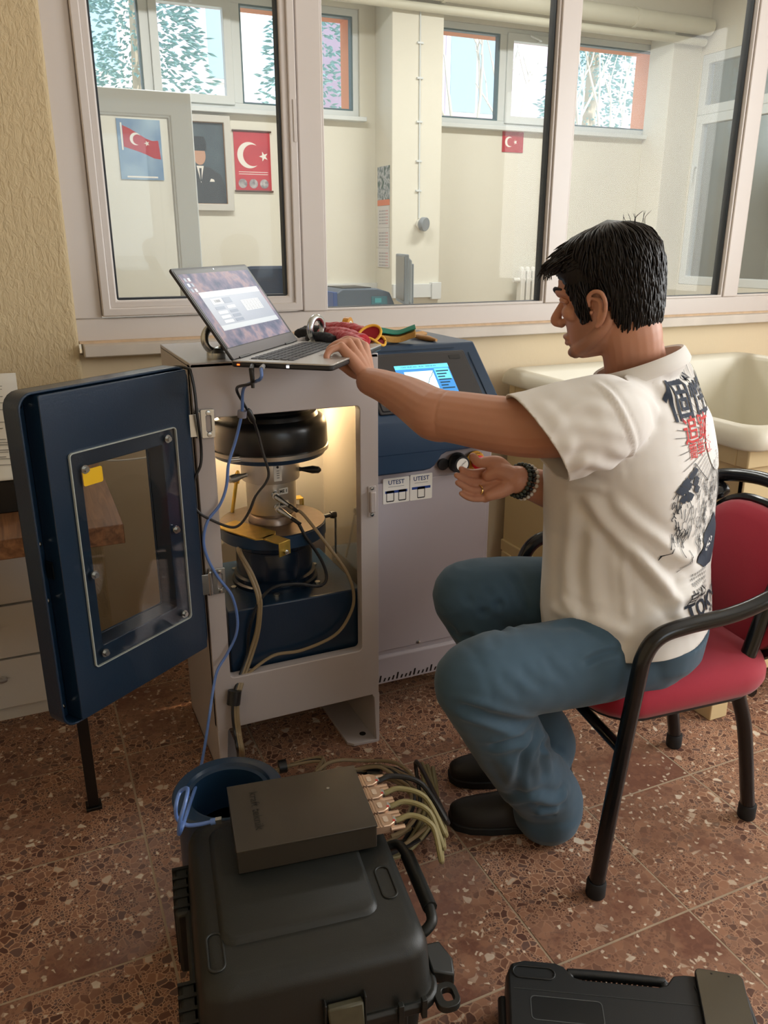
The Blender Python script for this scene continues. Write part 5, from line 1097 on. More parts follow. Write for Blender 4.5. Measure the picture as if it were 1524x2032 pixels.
def torring(c, f, a, b, k=1., dk=0., n=40, sq=.82):
    l = V((-f.y, f.x, 0)); P = []
    for i in range(n):
        t = 2*math.pi*i/n; x = math.copysign(abs(math.cos(t))**sq, math.cos(t)); y = math.copysign(abs(math.sin(t))**sq, math.sin(t))
        P.append(c+f*x*(a*k+dk)+l*y*(b*k+dk))
    return P
nb = pd(1260, 742, 1.59)
# ---- head frame
fh = fw_(-.60, .80); lh = V((-fh.y, fh.x, 0)); pit = R(13)
hf = fh*math.cos(pit)-Z3*math.sin(pit); hu = Z3*math.cos(pit)+fh*math.sin(pit); HO_ = pd(1200, 613, 1.555)
def hp_(f, l, u): return HO_+hf*f+lh*l+hu*u
HEAD = [(-.086, .058, .005, .020), (-.078, .073, -.030, .035), (-.062, .077, -.078, .050), (-.040, .078, -.090, .058), (-.020, .078, -.096, .063), (.0, .079, -.100, .067), (.025, .076, -.104, .071), (.045, .082, -.106, .073), (.070, .079, -.105, .074), (.095, .066, -.098, .071), (.115, .046, -.083, .061), (.130, .018, -.062, .044), (.139, -.010, -.042, .020)]
def headring(u, fr_, bk, w_, n=40, grow=0.):
    P = []; c = (fr_+bk)/2; a = (fr_-bk)/2+grow; b = w_+grow
    for i in range(n):
        t = 2*math.pi*i/n; ct, st = math.cos(t), math.sin(t); e = .92
        x = math.copysign(abs(ct)**e, ct)*a; y = math.copysign(abs(st)**e, st)*b
        if ct > 0 and u < .03: y *= 1-.16*ct**2
        P.append(hp_(c+x, y, u))
    return P
def limb(g, pts, rad, n=16, div=5):
    P = cr(pts, div); k = len(P); R_ = []
    for i in range(k):
        t = i/(k-1)*(len(rad)-1); j = min(int(t), len(rad)-2); R_.append(rad[j]+(rad[j+1]-rad[j])*(t-j))
    g.tube(P, R_, n); g.sph(P[0], R_[0]*.98, n, 8); g.sph(P[-1], R_[-1]*.98, n, 8)
fingR = [[(960, 936, 1.672), (938, 938, 1.655), (924, 935, 1.640), (915, 930, 1.628)], [(955, 955, 1.668), (933, 955, 1.648), (917, 948, 1.632), (906, 943, 1.620)], [(955, 973, 1.664), (935, 972, 1.642), (919, 964, 1.626), (908, 958, 1.616)], [(963, 989, 1.662), (941, 990, 1.648), (926, 986, 1.636), (915, 979, 1.628)]]
fingL = [[(677, 688, 1.700), (658, 694, 1.690), (648, 706, 1.684), (650, 716, 1.680)], [(691, 679, 1.725), (671, 682, 1.715), (655, 692, 1.712), (650, 702, 1.710)], [(707, 680, 1.755), (690, 674, 1.75), (672, 682, 1.75), (664, 692, 1.75)], [(724, 687, 1.785), (708, 677, 1.80), (692, 680, 1.805), (682, 690, 1.81)]]
def bodyfn(g):
    g.rings([headring(*h) for h in HEAD])
    # nose, brow, lips, chin, cheek
    limb(g, [hp_(.074, 0, .030), hp_(.090, 0, .012), hp_(.099, 0, -.004), hp_(.088, 0, -.013)], [.008, .009, .0115, .008], 12, 4)
    for s in (-1, 1):
        g.sph(hp_(.085, s*.011, -.010), .0075, 10, 8); limb(g, [hp_(.078, s*.012, .046), hp_(.072, s*.030, .050), hp_(.052, s*.050, .044)], [.009, .010, .008], 10, 4)
        g.sph(hp_(.050, s*.042, .006), (.022, .022, .018), 12, 8)
        limb(g, [hp_(.062, s*.020, -.070), hp_(.020, s*.048, -.052), hp_(-.018, s*.060, -.025), hp_(-.022, s*.062, .0)], [.014, .015, .012, .008], 10, 4)
    limb(g, [hp_(.074, .020, -.041), hp_(.084, 0, -.038), hp_(.074, -.020, -.041)], [.004, .006, .004], 8, 4); limb(g, [hp_(.072, .018, -.051), hp_(.082, 0, -.051), hp_(.072, -.018, -.051)], [.004, .0065, .004], 8, 4)
    g.sph(hp_(.072, 0, -.072), (.013, .013, .011), 12, 8)
    # ears: rim, concha and lobe
    for s in (-1, 1):
        E = lambda f, u, o: hp_(f, s*(.070+o), u)
        limb(g, [E(.008, .012, .004), E(.006, .028, .010), E(-.008, .036, .016), E(-.022, .030, .021), E(-.027, .012, .021), E(-.022, -.006, .016), E(-.012, -.020, .011), E(-.002, -.026, .007)], [.0038, .0042, .0042, .0044, .0042, .004, .005, .0055], 10, 4)
        limb(g, [E(-.002, .024, .006), E(-.014, .018, .010), E(-.014, .002, .010), E(-.006, -.014, .006)], [.004, .005, .005, .005], 8, 3); g.sph(E(.006, -.001, .004), .005, 8, 6)
    # neck
    limb(g, [hp_(-.035, 0, -.005), hp_(-.042, 0, -.055), nb+(hp_(-.04, 0, -.06)-nb)*.45, nb, nb-Z3*.07], [.060, .059, .056, .059, .070], 24, 5)
    limb(g, [hp_(-.058, 0, -.03), nb-TOR[-1][1]*.024+Z3*.035, TOR[-2][0]-TOR[-2][1]*.02], [.032, .034, .035], 16, 4)
    # torso core (inside the clothes)
    g.rings([torring(c, f, a, b, .80, -.005, 24) for c, f, a, b in TOR])
    # left arm
    limb(g, [shL, upL, elL], [.062, .056, .050], 20, 8)
    limb(g, [elL, pd(862, 822, 1.57), faL, pd(765, 768, 1.672), wrL], [.050, .0520, .0440, .0345, .0295], 20, 6)
    g.sph(pd(898, 842, 1.54), .036, 12, 8)
    # right arm
    limb(g, [shR, (shR+elR)/2, elR], [.060, .052, .046], 18, 6); limb(g, [elR, elR.lerp(wrR, .35), elR.lerp(wrR, .75), wrR], [.046, .048, .036, .029], 18, 6)
    # hands
    for wr_, fs, rr in ((wrR, fingR, .0076), (wrL, fingL, .0086)):
        for k, f_ in enumerate(fs):
            P = [pd(*q) for q in f_]; sc_ = (1, 1.04, 1, .88)[k] if fs is fingR else (.9, 1, 1.03, 1)[k]
            limb(g, P, [rr*1.12*sc_, rr*1.02*sc_, rr*.93*sc_, rr*.80*sc_], 12, 4)
            limb(g, [wr_.lerp(P[0], .12), wr_.lerp(P[0], .6), P[0]], [.0145, .0135, rr*1.25], 12, 3)
    t = [pd(*q) for q in ((1008, 938, 1.672), (988, 921, 1.660), (966, 917, 1.648), (950, 918, 1.640), (938, 906, 1.634))]
    limb(g, t, [.017, .0175, .0125, .0100, .0085], 12, 4); limb(g, [wrR, pd(990, 935, 1.650), pd(968, 944, 1.650)], [.022, .018, .012], 12, 3)
    limb(g, [wrR, pd(995, 972, 1.660), pd(970, 983, 1.655)], [.022, .018, .012], 12, 3)
    t = [pd(*q) for q in ((725, 742, 1.72), (703, 738, 1.735), (683, 727, 1.735), (666, 718, 1.73))]; limb(g, t, [.017, .0145, .011, .0085], 12, 4)
    # legs inside the jeans, ankles and feet inside the shoes
    for h, k, a in ((hipL, knL, anL), (hipR, knR, anR)):
        limb(g, [h, h.lerp(k, .5), k], [.070, .062, .045], 14, 4); limb(g, [k, k.lerp(a, .35), a, a-Z3*.05], [.045, .048, .034, .034], 14, 4)
bd = blob('body', SKIN, man, bodyfn, .0024, 3)
# stubble and goatee as skin colouring that belongs to the face
def stubble():
    nt = SKIN.node_tree; b = nt.nodes['Principled BSDF']; L = nt.links.new; N = nt.nodes.new
    src = b.inputs['Base Color'].links[0].from_socket
    geo = N('ShaderNodeNewGeometry')
    def mask(c, r0, r1):
        d = N('ShaderNodeVectorMath'); d.operation = 'DISTANCE'; L(geo.outputs['Position'], d.inputs[0]); d.inputs[1].default_value = c
        mr = N('ShaderNodeMapRange'); mr.inputs[1].default_value = r0; mr.inputs[2].default_value = r1; mr.inputs[3].default_value = 1; mr.inputs[4].default_value = 0; L(d.outputs['Value'], mr.inputs[0]); return mr.outputs[0]
    for c, r0, r1, k, col in ((hp_(.066, .018, -.074), .008, .022, .85, '2E211C'), (hp_(.030, .050, -.048), .018, .052, .38, '5A4034'), (hp_(.07, 0, -.03), .01, .03, .3, '5A4034')):
        mx = N('ShaderNodeMixRGB'); mu = N('ShaderNodeMath'); mu.operation = 'MULTIPLY'; mu.inputs[1].default_value = k; L(mask(tuple(c), r0, r1), mu.inputs[0]); L(mu.outputs[0], mx.inputs[0]); L(src, mx.inputs[1]); mx.inputs[2].default_value = (*lin(col), 1); src = mx.outputs[0]
    L(src, b.inputs['Base Color'])
stubble()
for s in (-1, 1):
    e = G().sph(hp_(.050, s*.035, .028), .0105, 16, 10).out('eye', M('eye_white', 'C9BFB4', .3), man)
    G().sph(hp_(.0580, s*.036, .025), .0038, 12, 8).out('iris', M('brown_iris', '2A1A12', .15), e)
    # lids and brow
    limbg = G(); limb(limbg, [hp_(.064, s*.018, .032), hp_(.069, s*.031, .033), hp_(.058, s*.046, .028)], [.005, .0075, .005], 8, 4); limbg.out('eyelid', SKIN, man)
    limbg = G(); limb(limbg, [hp_(.086, s*.012, .050), hp_(.082, s*.028, .056), hp_(.064, s*.048, .052)], [.0035, .0045, .002], 8, 4); limbg.out('eyebrow', M('dark_hair', '120E0C', .5, spec=.3), man)
# ---- hair cap and locks
HAIR = MATS.get('dark_hair') or M('dark_hair', '120E0C', .5, spec=.3)
def hairline(f, l):
    # lowest u that carries hair at this forward position
    pts = [(-.14, -.060), (-.075, -.066), (-.045, -.052), (-.030, -.020), (-.024, .010), (-.012, .042), (.004, .040), (.010, -.012), (.030, -.016), (.036, .012), (.046, .048), (.060, .078), (.075, .088), (.11, .090)]
    for (a, ua), (b, ub) in zip(pts, pts[1:]):
        if a <= f <= b: return ua+(ub-ua)*(f-a)/(b-a)
    return -.06 if f < 0 else .09
def hrow(u):
    for A, B in zip(HEAD, HEAD[1:]):
        if A[0] <= u <= B[0]: t = (u-A[0])/(B[0]-A[0]); return [A[i]+(B[i]-A[i])*t for i in range(4)]
    return list(HEAD[-1]) if u > 0 else list(HEAD[0])
def hsurf(u, t, grow):
    _, fr_, bk, w_ = hrow(min(u, .139)); c = (fr_+bk)/2; ct, st = math.cos(t), math.sin(t); e = .92
    x = math.copysign(abs(ct)**e, ct)*((fr_-bk)/2+grow); y = math.copysign(abs(st)**e, st)*(w_+grow)
    return c+x, y
g = G(); NU, NT = 46, 96; vv = {}
for i in range(NU+1):
    u = -.066+(.139+.066)*i/NU
    for j in range(NT):
        t = 2*math.pi*j/NT; f, l = hsurf(u, t, 0); hl = hairline(f, l); m_ = u-hl
        if m_ < -.004: continue
        th = .002+.008*min(1, max(0, m_)/.035)+.010*max(0, u-.05)/.09
        th += .0022*noise.noise(V((t*9, u*30, 1)))
        if f > .03 and u > .07: th += .009*min(1, (f-.03)/.05)
        f2, l2 = hsurf(u, t, th); vv[i, j] = g.bm.verts.new(hp_(f2, l2, u+(.55*th*max(0, (u-.06)/.08))))
for i in range(NU):
    for j in range(NT):
        k = [(i, j), (i, (j+1) % NT), (i+1, (j+1) % NT), (i+1, j)]; k = [q for q in k if q in vv]
        if len(k) >= 3: g.bm.faces.new([vv[q] for q in k])
top = [vv[NU, j] for j in range(NT)]; cen = g.bm.verts.new(hp_(-.027, 0, .139+.022))
for j in range(NT): g.bm.faces.new((top[j], top[(j+1) % NT], cen))
hr = g.out('hair', HAIR, man, ang=180)
g = G(); random.seed(5); nl = 0
HAIRL = M('dark_hair_sheen', '17110E', .45, spec=.3)
while nl < 2600:
    u = random.uniform(-.06, .15); t = random.uniform(0, 2*math.pi); uu = min(u, .138); f, l = hsurf(uu, t, 0); m_ = uu-hairline(f, l)
    if m_ < .002: continue
    nl += 1; th = .003+.008*min(1, m_/.035)+.010*max(0, uu-.05)/.09+(.009*min(1, (f-.03)/.05) if f > .03 and uu > .07 else 0)
    front = f > .0 and uu > .06; L_ = random.uniform(.018, .042); P = []; lift = random.uniform(.0, .0035)
    wob = random.uniform(-.5, .5); c2 = t
    for k in range(5):
        s = k/4*L_
        if front: du, dt = -.25*s, 0
        else: du, dt = -s, wob*s*4
        u2 = uu+du
        f2, l2 = hsurf(max(-.068, min(u2, .139)), c2+dt, th+lift*math.sin(k/4*3)-.004*(k/4)**2)
        if front: f2 = min(f2+s*.7, .098); l2 *= 1-.2*k/4; u2 = max(.082, uu-.25*s+.008)
        else: u2 = max(u2, hairline(f2, l2)-.004)+.55*th*max(0, (min(uu, .139)-.06)/.08)
        P.append(hp_(f2, l2, max(-.078, u2)))
    r = random.uniform(.0011, .0022); g.tube(P, [r*.8, r, r, r*.7, .0002], 4, cap=False)
for k in range(60):   # fringe standing out over the forehead and a few loose strands on the crown
    l0 = random.uniform(-.045, .05); P = [hp_(.060, l0, .106), hp_(.082, l0*.95, .106), hp_(.097, l0*.9, .098+random.uniform(-.005, .005)), hp_(.106+random.uniform(-.010, .008), l0*.85, .086+random.uniform(-.012, .008))]
    g.tube(cr(P, 3), [.0026]*4+[.002]*3+[.001]*2+[.0003], 4, cap=False)
for k in range(10):
    b0 = hp_(-.075+random.uniform(-.02, .02), random.uniform(-.02, .04), .135); g.tube(cr([b0, b0+V((.006*random.uniform(-1, 1), 0, .014)), b0+V((.016*random.uniform(-1, 1), 0, .026))], 3), [.0005]*6+[.0002], 3, cap=False)
o = g.out('hair_locks', HAIRL, hr, ang=180); o['kind'] = 'stuff'
# ---- fold helper
def near_disp(me, folds):
    """push vertices along their normals by ridge / groove profiles around 3D polylines"""
    n = len(me.vertices); co = np.empty(n*3); me.vertices.foreach_get('co', co); co = co.reshape(-1, 3)
    no = np.array([v.normal for v in me.vertices]); d = np.zeros(n)
    for pts, amp, wid in folds:
        P = np.array([tuple(p) for p in cr(pts, 4)]); best = np.full(n, 1e9); tb = np.zeros(n); off = np.zeros(n)
        for i in range(len(P)-1):
            a, b = P[i], P[i+1]; ab = b-a; L2 = ab@ab+1e-12; t = np.clip(((co-a)@ab)/L2, 0, 1); q = a+t[:, None]*ab; v = co-q; dd = np.sqrt((v*v).sum(1))
            m_ = dd < best; best[m_] = dd[m_]; tb[m_] = (i+t[m_])/(len(P)-1)
        fade = np.clip(np.minimum(tb, 1-tb)*6+.15, 0, 1)
        x = best/wid; d += amp*fade*(np.exp(-x*x)-.45*np.exp(-((x-1.7)/.8)**2))
    co += no*d[:, None]; me.vertices.foreach_set('co', co.ravel()); me.update()
def tracer(me):
    bv = BVHTree.FromPolygons([v.co[:] for v in me.vertices], [p.vertices[:] for p in me.polygons])
    def f(pts):
        out = []
        for x, y in pts:
            h = bv.ray_cast(CAMP, ray(x, y).normalized())
            if h[0] is not None: out.append(h[0])
        return out
    return f, bv
# ---- t-shirt
sleeve_end = pd(1066, 872, 1.447); sl_ax = (sleeve_end-shL).normalized()
pf, pb = pd(1206, 750, 1.53), pd(1328, 694, 1.62); lt2 = V((-.64, -.77, 0)); lt2 = (lt2-(pb-pf)*(lt2.dot(pb-pf)/(pb-pf).length_squared)).normalized(); ndir = (pb-pf).cross(lt2).normalized()
if ndir.z < 0: ndir = -ndir
def colring(k, h, n=36): c = (pf+pb)/2+(ndir if h > -.025 else Z3)*h+TOR[-1][1]*max(0, -h-.02)*.5; a_ = (pb-pf)/2*k; return [c+a_*math.cos(2*math.pi*i/n)+lt2*.076*k*math.sin(2*math.pi*i/n) for i in range(n)]
def shirtfn(g):
    ks = [.0, .010, .014, .012, .010, .008, .008, .008, .006]
    rs = [torring(c-Z3*(.03 if i == 0 else 0), f, a, b+(.036, .034, .026, .010, 0, 0, 0, 0, 0, 0)[i], 1, .016 if i < 3 else .010) for i, (c, f, a, b) in enumerate(TOR)]
    g.rings(rs)
    limb(g, [TOR[-2][0]+lh*.02-Z3*.01, shL+V((.05, .03, -.002)), shL, shL.lerp(sleeve_end, .55), sleeve_end+sl_ax*.07], [.070, .080, .086, .091, .092], 28, 6)
    limb(g, [pd(1328, 712, 1.635), pd(1332, 745, 1.65), pd(1335, 800, 1.67)], [.034, .046, .060], 20, 4)
    g.rings([colring(k, h) for k, h in ((1.22, -.085), (1.18, -.05), (1.08, -.02), (1.0, .012), (.98, .03))])
    r_ax = (elR-shR).normalized(); limb(g, [TOR[-2][0]-Z3*.02, shR, shR+r_ax*.12, shR+r_ax*.20], [.065, .072, .080, .086], 24, 5)
    pass
wob = lambda p: .0022*noise.noise(p*9)+.0012*noise.noise(p*24)
shirt = blob('t_shirt', SHIRT, man, shirtfn, .0055, 7, wob)
# open the sleeve ends, the hem and the neck
def cut(me, co, no, near, rad, ax=None):
    bm = bmesh.new(); bm.from_mesh(me); co, no, near = V(co), V(no).normalized(), V(near)
    fs = [f for f in bm.faces if (f.calc_center_median()-near).length < rad]
    geom = list({v for f in fs for v in f.verts})+list({e for f in fs for e in f.edges})+fs
    bmesh.ops.bisect_plane(bm, geom=geom, plane_co=co, plane_no=no, clear_outer=False)
    dl_ = [v for v in bm.verts if (v.co-near).length < rad*1.2 and (v.co-co).dot(no) > 1e-5 and (ax is None or ((v.co-ax[0])-ax[1]*(v.co-ax[0]).dot(ax[1])).length < .125)]
    bmesh.ops.delete(bm, geom=dl_, context='VERTS'); bm.to_mesh(me); bm.free(); me.update()
cut(shirt.data, sleeve_end, RT*-.80+UP*-.56, sleeve_end+sl_ax*.02, .17, (shL, sl_ax))
cut(shirt.data, (0, 0, .530), Z3*-1-TOR[1][1]*.10, TOR[1][0]-Z3*.05, .34) if False else None
hc = TOR[1][0]; cut(shirt.data, V((hc.x, hc.y, .522)), -Z3-TOR[1][1]*.10, V((hc.x, hc.y, .48)), .33)
cut(shirt.data, (pf+pb)/2, ndir, (pf+pb)/2+ndir*.04, .125)
tr1, _ = tracer(shirt.data)
FO = [([(1160, 975), (1192, 1020), (1240, 1078), (1300, 1140), (1350, 1195)], .011, .016), ([(1205, 985), (1260, 1040), (1320, 1085), (1385, 1125)], .009, .015), ([(1245, 1060), (1290, 1125), (1330, 1190), (1365, 1250)], .008, .015),
      ([(1140, 1000), (1130, 1080), (1126, 1160), (1130, 1205)], .006, .018), ([(1180, 1030), (1172, 1110), (1180, 1190), (1200, 1240)], .006, .018), ([(1238, 1080), (1240, 1150), (1248, 1240)], .003, .008),
      ([(1015, 812), (1090, 815), (1160, 805), (1210, 820)], .0035, .014), ([(1040, 852), (1110, 842), (1180, 850), (1235, 870)], .004, .014), ([(1065, 890), (1130, 880), (1190, 888), (1240, 905)], .004, .013), ([(1100, 935), (1160, 915), (1225, 925)], .007, .013),
      ([(1180, 757), (1222, 795), (1250, 850), (1256, 900), (1232, 948)], .0045, .006), ([(1225, 762), (1280, 785), (1318, 825)], .005, .013), ([(1250, 745), (1310, 765), (1345, 800)], .004, .012),
      ([(1095, 1205), (1140, 1222), (1200, 1238), (1255, 1262)], .007, .013), ([(1110, 1185), (1150, 1215)], .006, .010), ([(1330, 1190), (1370, 1180), (1395, 1165)], .010, .014), ([(1330, 1120), (1372, 1100), (1400, 1070)], .007, .014), ([(1300, 1260), (1345, 1245), (1385, 1240)], .006, .012),
      ([(1205, 975), (1160, 960), (1120, 962)], .006, .010), ([(1030, 800), (1062, 860), (1105, 930)], .0025, .004)]
near_disp(shirt.data, [(q, a, w_) for q, a, w_ in ((tr1(p), a, w_) for p, a, w_ in FO) if len(q) > 1])
so = shirt.modifiers.new('thick', 'SOLIDIFY'); so.thickness = .003; so.offset = -1
sm_ = shirt.modifiers.new('sm', 'SMOOTH'); sm_.iterations = 2; sm_.factor = .4
# neck ribbing
g = G(); c_ = (pf+pb)/2; g.rings([[p+(p-c_).normalized()*a_ for p in colring(1.0, b_)] for a_, b_ in ((.010, -.020), (.0125, -.014), (.007, .004), (.003, .008), (-.002, .006), (-.001, -.016))], closed=True); g.out('neck_ribbing', SHIRT, shirt)
# ---- print on the back
tr2, bvs = tracer(shirt.data)
fb = fw_(-.42, .907); lb = V((-fb.y, fb.x, 0))
def onback(me, s0, z0, rot=0.):
    """wrap a flat mesh (x across the back, y up) onto the shirt back"""
    bm = bmesh.new(); bm.from_mesh(me); bmesh.ops.triangulate(bm, faces=bm.faces[:])
    for _ in range(4):
        e = [q for q in bm.edges if q.calc_length() > .012]
        if not e: break
        bmesh.ops.subdivide_edges(bm, edges=e, cuts=1); bmesh.ops.triangulate(bm, faces=bm.faces[:])
    dead = []
    for v in bm.verts:
        s = s0-v.co.x; z = z0+v.co.y            # reading left is the wearer's left
        c0 = TOR[4][0]; c = V((c0.x, c0.y, z))
        o_ = c+lb*s-fb*.6
        h = bvs.ray_cast(o_, fb)
        if h[0] is None or (h[0]-o_).length > .62: dead.append(v); continue
        v.co = h[0]-fb*.0012+h[1]*.0008*(1 if h[1].dot(fb) < 0 else -1)
    bmesh.ops.delete(bm, geom=dead, context='VERTS'); bm.to_mesh(me); bm.free(); me.update(); return me
NAVY = M('navy_print', '1F2A3C', .8); REDP = M('red_print', 'C8332F', .8); BKP = M('black_print', '26262A', .8); WPR = M('white_print', 'E6E3E0', .8)
def ptext(s, size, s0, z0, mat, bold=0., nm='print_text', sx=1.):
    me = textmesh(s, size, bold); me.transform(Matrix.Diagonal((sx, 1, 1, 1))); link(nm, onback(me, s0, z0), mat, shirt, smooth=False)
def pflat(polys, s0, z0, mat, nm):
    bm = bmesh.new()
    for P in polys:
        try: bm.faces.new([bm.verts.new((x, y, 0)) for x, y in P])
        except ValueError: pass
    me = bpy.data.meshes.new(nm); bm.to_mesh(me); bm.free(); o = link(nm, onback(me, s0, z0), mat, shirt, smooth=False); return o
def strokes(lines, w_):
    out = []
    for L in lines:
        for (x0, y0), (x1, y1) in zip(L, L[1:]):
            d = V((x1-x0, y1-y0)); 
            if d.length < 1e-6: continue
            n_ = V((-d.y, d.x)).normalized()*w_/2; out.append([(x0+n_.x, y0+n_.y), (x0-n_.x, y0-n_.y), (x1-n_.x, y1-n_.y), (x1+n_.x, y1+n_.y)])
    return out
S0 = -.018
ptext('個性的', .080, S0, 1.010, NAVY, .0010)
ptext('追跡', .055, S0+.040, .955, REDP, .0005); ptext('簡単な', .032, S0+.038, .918, REDP, .0003)
pflat([[(.058*math.cos(2*math.pi*i/28), .062*math.sin(2*math.pi*i/28)) for i in range(28)]], S0-.045, .925, WPR, 'print_sun')
random.seed(3)
rays_ = []
for k in range(64):
    a_ = 2*math.pi*k/64; r0, r1 = .07, .14+.03*random.random()
    x0, y0, x1, y1 = .045+r0*math.cos(a_), r0*math.sin(a_), .045+r1*math.cos(a_), .95*r1*math.sin(a_)
    if abs(x1) < .17: rays_.append([(x0, y0), (x1, y1)])
o = pflat(strokes(rays_, .0012), S0, .935, M('grey_print', '6A6866', .8), 'print_rays'); o['kind'] = 'stuff'
peaks = [(-.145, .005), (-.125, .030), (-.10, .018), (-.07, .062), (-.045, .040), (-.02, .020), (.01, .045), (.035, .075), (.06, .045), (.09, .02), (.12, .035), (.14, .0)]
lines = [peaks]
for k in range(190):
    i = random.randrange(len(peaks)-1); t = random.random(); x = peaks[i][0]+(peaks[i+1][0]-peaks[i][0])*t; y = peaks[i][1]+(peaks[i+1][1]-peaks[i][1])*t-random.random()*.10
    l_ = random.uniform(.008, .03); dx = random.uniform(-.5, .5); P = [(x, y)]
    for q in range(3): P.append((P[-1][0]+dx*l_/3+random.uniform(-.003, .003), P[-1][1]-l_/3))
    lines.append(P)
o = pflat(strokes(lines, .0018), S0, .835, BKP, 'print_mountains'); o['kind'] = 'stuff'
blk = []
for k in range(16):
    x = random.uniform(-.14, -.07); y = random.uniform(-.03, .03)+.3*(x+.14); blk.append([(x, y), (x+.012, y+.010), (x+.026, y+.002), (x+.014, y-.008)])
o = pflat(blk, S0, .845, NAVY, 'print_rocks'); o['kind'] = 'stuff'
lines = []
for k in range(60):
    x = random.uniform(-.13, .13); y = random.uniform(-.05, .04); P = [(x, y)]
    for q in range(4): P.append((P[-1][0]+random.uniform(-.010, .004), P[-1][1]-random.uniform(.004, .012)))
    lines.append(P)
o = pflat(strokes(lines, .0014), S0, .765, BKP, 'print_foothills'); o['kind'] = 'stuff'
pflat([[(-.065, -.028), (-.045, .012), (-.01, .035), (.03, .055), (.055, .02), (.05, -.03), (.02, -.052), (-.03, -.048)]], S0, .725, NAVY, 'print_cone')
pflat([[(-.0+.022*math.cos(2*math.pi*i/20), .010*math.sin(2*math.pi*i/20)+.3*.022*math.cos(2*math.pi*i/20)) for i in range(20)]], S0, .719, WPR, 'print_oval')
hw = []
for r in range(5):
    x = -.085
    while x < -.02: hw.append([(x, -r*.010), (x+.004, -r*.010+.005), (x+.007, -r*.010-.002)]); x += .009
o = pflat(strokes(hw, .0012), S0, .672, BKP, 'print_handwriting'); o['kind'] = 'stuff'
ptext('自分', .036, S0+.075, .628, BKP, .0002); ptext('TOKYO', .044, S0+.015, .600, NAVY, .0012, sx=1.25); ptext('NIN', .018, S0-.01, .576, BKP, .0006)
# ---- jeans
def jeansfn(g):
    g.rings([torring(c, f, a, b, 1, -.006) for c, f, a, b in TOR[1:3]])
    lo = TOR[0][0]; f0 = TOR[0][1]; g.rings([torring(V((lo.x, lo.y, z)), f0, .150*k, .180*k, 1, 0) for z, k in ((.455, .80), (.462, .90), (.48, .97), (.53, 1.0))])
    hemL = pz(1085, 1600, .075); hemR = pz(1082, 1478, .185)
    limb(g, [hipL-f0*.02, hipL.lerp(knL, .5)-Z3*.004, knL.lerp(hipL, .12)+Z3*.004, knL], [.094, .090, .084, .079], 28, 7)
    limb(g, [hipR-f0*.02, hipR.lerp(knR, .5)+Z3*.006, knR.lerp(hipR, .12)+Z3*.004, knR], [.105, .094, .084, .079], 28, 7)
    limb(g, [knL, knL.lerp(hemL, .3), knL.lerp(hemL, .65), hemL+Z3*.03, hemL-Z3*.01], [.079, .079, .076, .077, .080], 28, 6)
    limb(g, [knR, knR.lerp(hemR, .3), knR.lerp(hemR, .65), hemR+Z3*.02, hemR-Z3*.03], [.079, .072, .066, .064, .066], 28, 6)
jn = blob('jeans', DENIM, man, jeansfn, .0055, 7, lambda p: .002*noise.noise(p*11)+.001*noise.noise(p*30))
tr3, _ = tracer(jn.data)
JF = [([(1062, 1440), (1010, 1432), (950, 1415), (905, 1400)], -.010, .012), ([(1066, 1445), (1020, 1470), (965, 1482), (920, 1478)], -.009, .011), ([(1068, 1450), (1045, 1490), (1030, 1535), (1025, 1570)], -.008, .011), ([(1080, 1455), (1075, 1500), (1085, 1550)], -.006, .012),
      ([(1000, 1585), (1050, 1582), (1100, 1590), (1125, 1570)], .010, .014), ([(1010, 1615), (1060, 1612), (1110, 1605)], .007, .012), ([(1000, 1500), (1020, 1540), (1060, 1575)], .007, .018),
      ([(1230, 1290), (1190, 1300), (1155, 1318)], -.006, .007), ([(1040, 1380), (1010, 1360), (990, 1335)], -.0016, .010), ([(1085, 1370), (1050, 1345), (1030, 1320)], -.0016, .010), ([(1130, 1355), (1100, 1330), (1080, 1300)], -.0016, .010),
      ([(960, 1165), (990, 1200), (1030, 1245)], -.007, .009), ([(920, 1180), (960, 1215), (1005, 1255)], -.006, .009), ([(1010, 1140), (1035, 1180), (1050, 1220)], -.006, .010), ([(890, 1240), (930, 1265), (980, 1280)], -.006, .010),
      ([(1090, 1240), (1130, 1232), (1180, 1245), (1220, 1265)], .006, .012), ([(1070, 1480), (1090, 1478), (1110, 1490)], -.008, .010), ([(900, 1450), (950, 1520), (1000, 1570)], .005, .02)]
near_disp(jn.data, [(q, a, w_) for q, a, w_ in ((tr3(p), a, w_) for p, a, w_ in JF) if len(q) > 1])
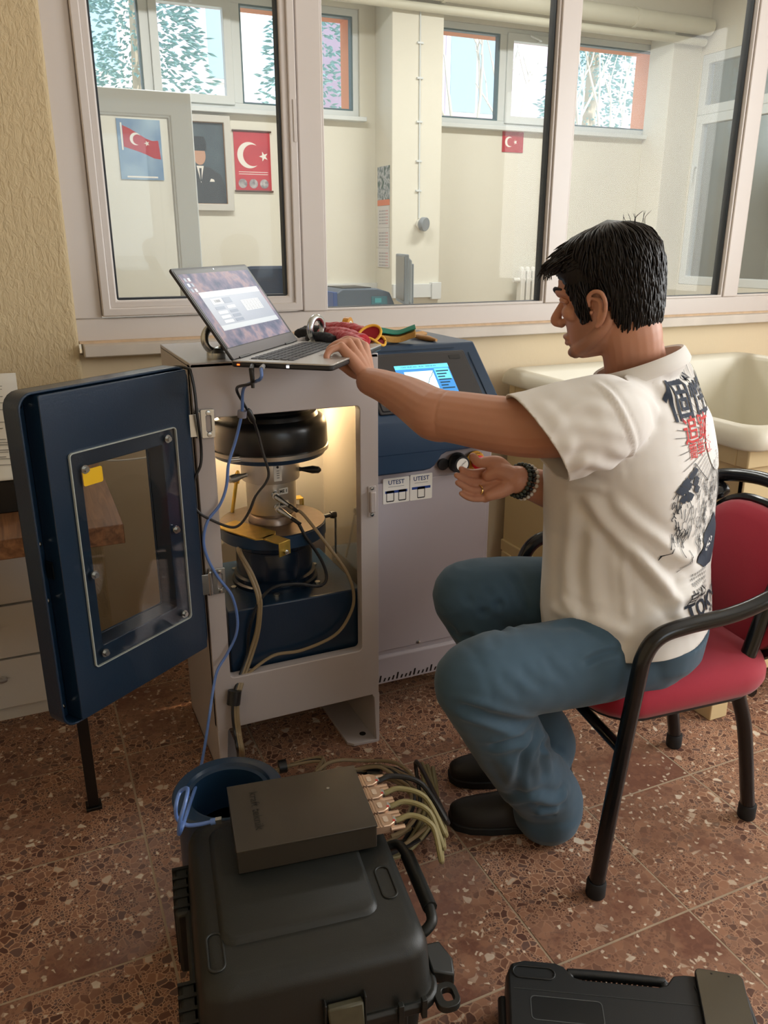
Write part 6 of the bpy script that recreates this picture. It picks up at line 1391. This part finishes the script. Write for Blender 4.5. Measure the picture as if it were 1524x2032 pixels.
# ---- shoes
SHO = M('black_shoe_leather', '14120F', .5, bump=(200, .2, .001)); SOL = M('black_rubber_sole', '0D0D0C', .7)
def shoe(heel, toe, nm='shoe'):
    d = (toe-heel); L = d.length; d.normalize(); s = V((-d.y, d.x, 0)); h0 = V((heel.x, heel.y, 0))
    secs = [(-.015, .020, .03, .070), (.0, .034, .06, .072), (.06, .038, .085, .075), (.13, .042, .075, .0), (.19, .048, .055, 0), (.24, .046, .045, 0), (.275, .034, .036, 0), (.29, .014, .028, 0)]
    k = L/.275; g = G(); rs = []
    for x, w_, h, _ in secs:
        c = h0+d*x*k; r = []
        for i in range(20):
            t = 2*math.pi*i/20; yy = math.cos(t)*w_; zz = .018+(h if math.sin(t) > 0 else .002)*max(0, math.sin(t)); r.append(c+s*yy+Z3*zz)
        rs.append(r)
    g.rings(rs); o = g.out(nm, SHO, man, ang=70, sub=1)
    g = G(); g.rings([[h0+d*x*k+s*w_*1.04*q+Z3*z for x, w_, q in [(x, w_, 1) for x, w_, _, _ in secs]+[(x, w_, -1) for x, w_, _, _ in reversed(secs)]] for z in (0., .020)]); g.out('sole', SOL, o, bevel=.003)
shoe(pz(1125, 1632, .0), pz(902, 1630, .0)); shoe(pz(1120, 1535, .0), pz(902, 1545, .0))
# ---- bracelets and ring
ba = (wrR-elR).normalized(); bu_ = ba.orthogonal().normalized(); bv_ = ba.cross(bu_)
for k, (off, mt_, r, br, nm, lab) in enumerate(((.000, M('dark_green_bead', '2F3A33', .35), .0335, .0048, 'green_bead_bracelet', 'dark green bead bracelet'), (-.0095, M('black_bead', '1B1C1C', .3), .0345, .0048, 'black_bead_bracelet', 'black bead bracelet'), (-.0195, M('white_bead', 'DAD5CE', .35), .0355, .0045, 'white_bead_bracelet', 'white bead bracelet'))):
    c = wrR.lerp(elR, .03)+ba*off; n_ = 22; g = G()
    for i in range(n_):
        a_ = 2*math.pi*i/n_; g.sph(c+(bu_*math.cos(a_)+bv_*math.sin(a_))*r, br, 10, 7)
    o = g.out(nm, mt_, man, ang=180); o['label'] = lab; o['kind'] = 'stuff'
q0, q1 = pd(*fingR[2][0]), pd(*fingR[2][1]); c = q0.lerp(q1, .25); d = (q1-q0).normalized(); u_ = d.orthogonal().normalized(); v_ = d.cross(u_)
G().tube([c+(u_*math.cos(2*math.pi*i/24)+v_*math.sin(2*math.pi*i/24))*.0102 for i in range(24)], .0016, 8, True).out('finger_ring', M('gold_ring', 'E8C77A', .2, 1.), man)
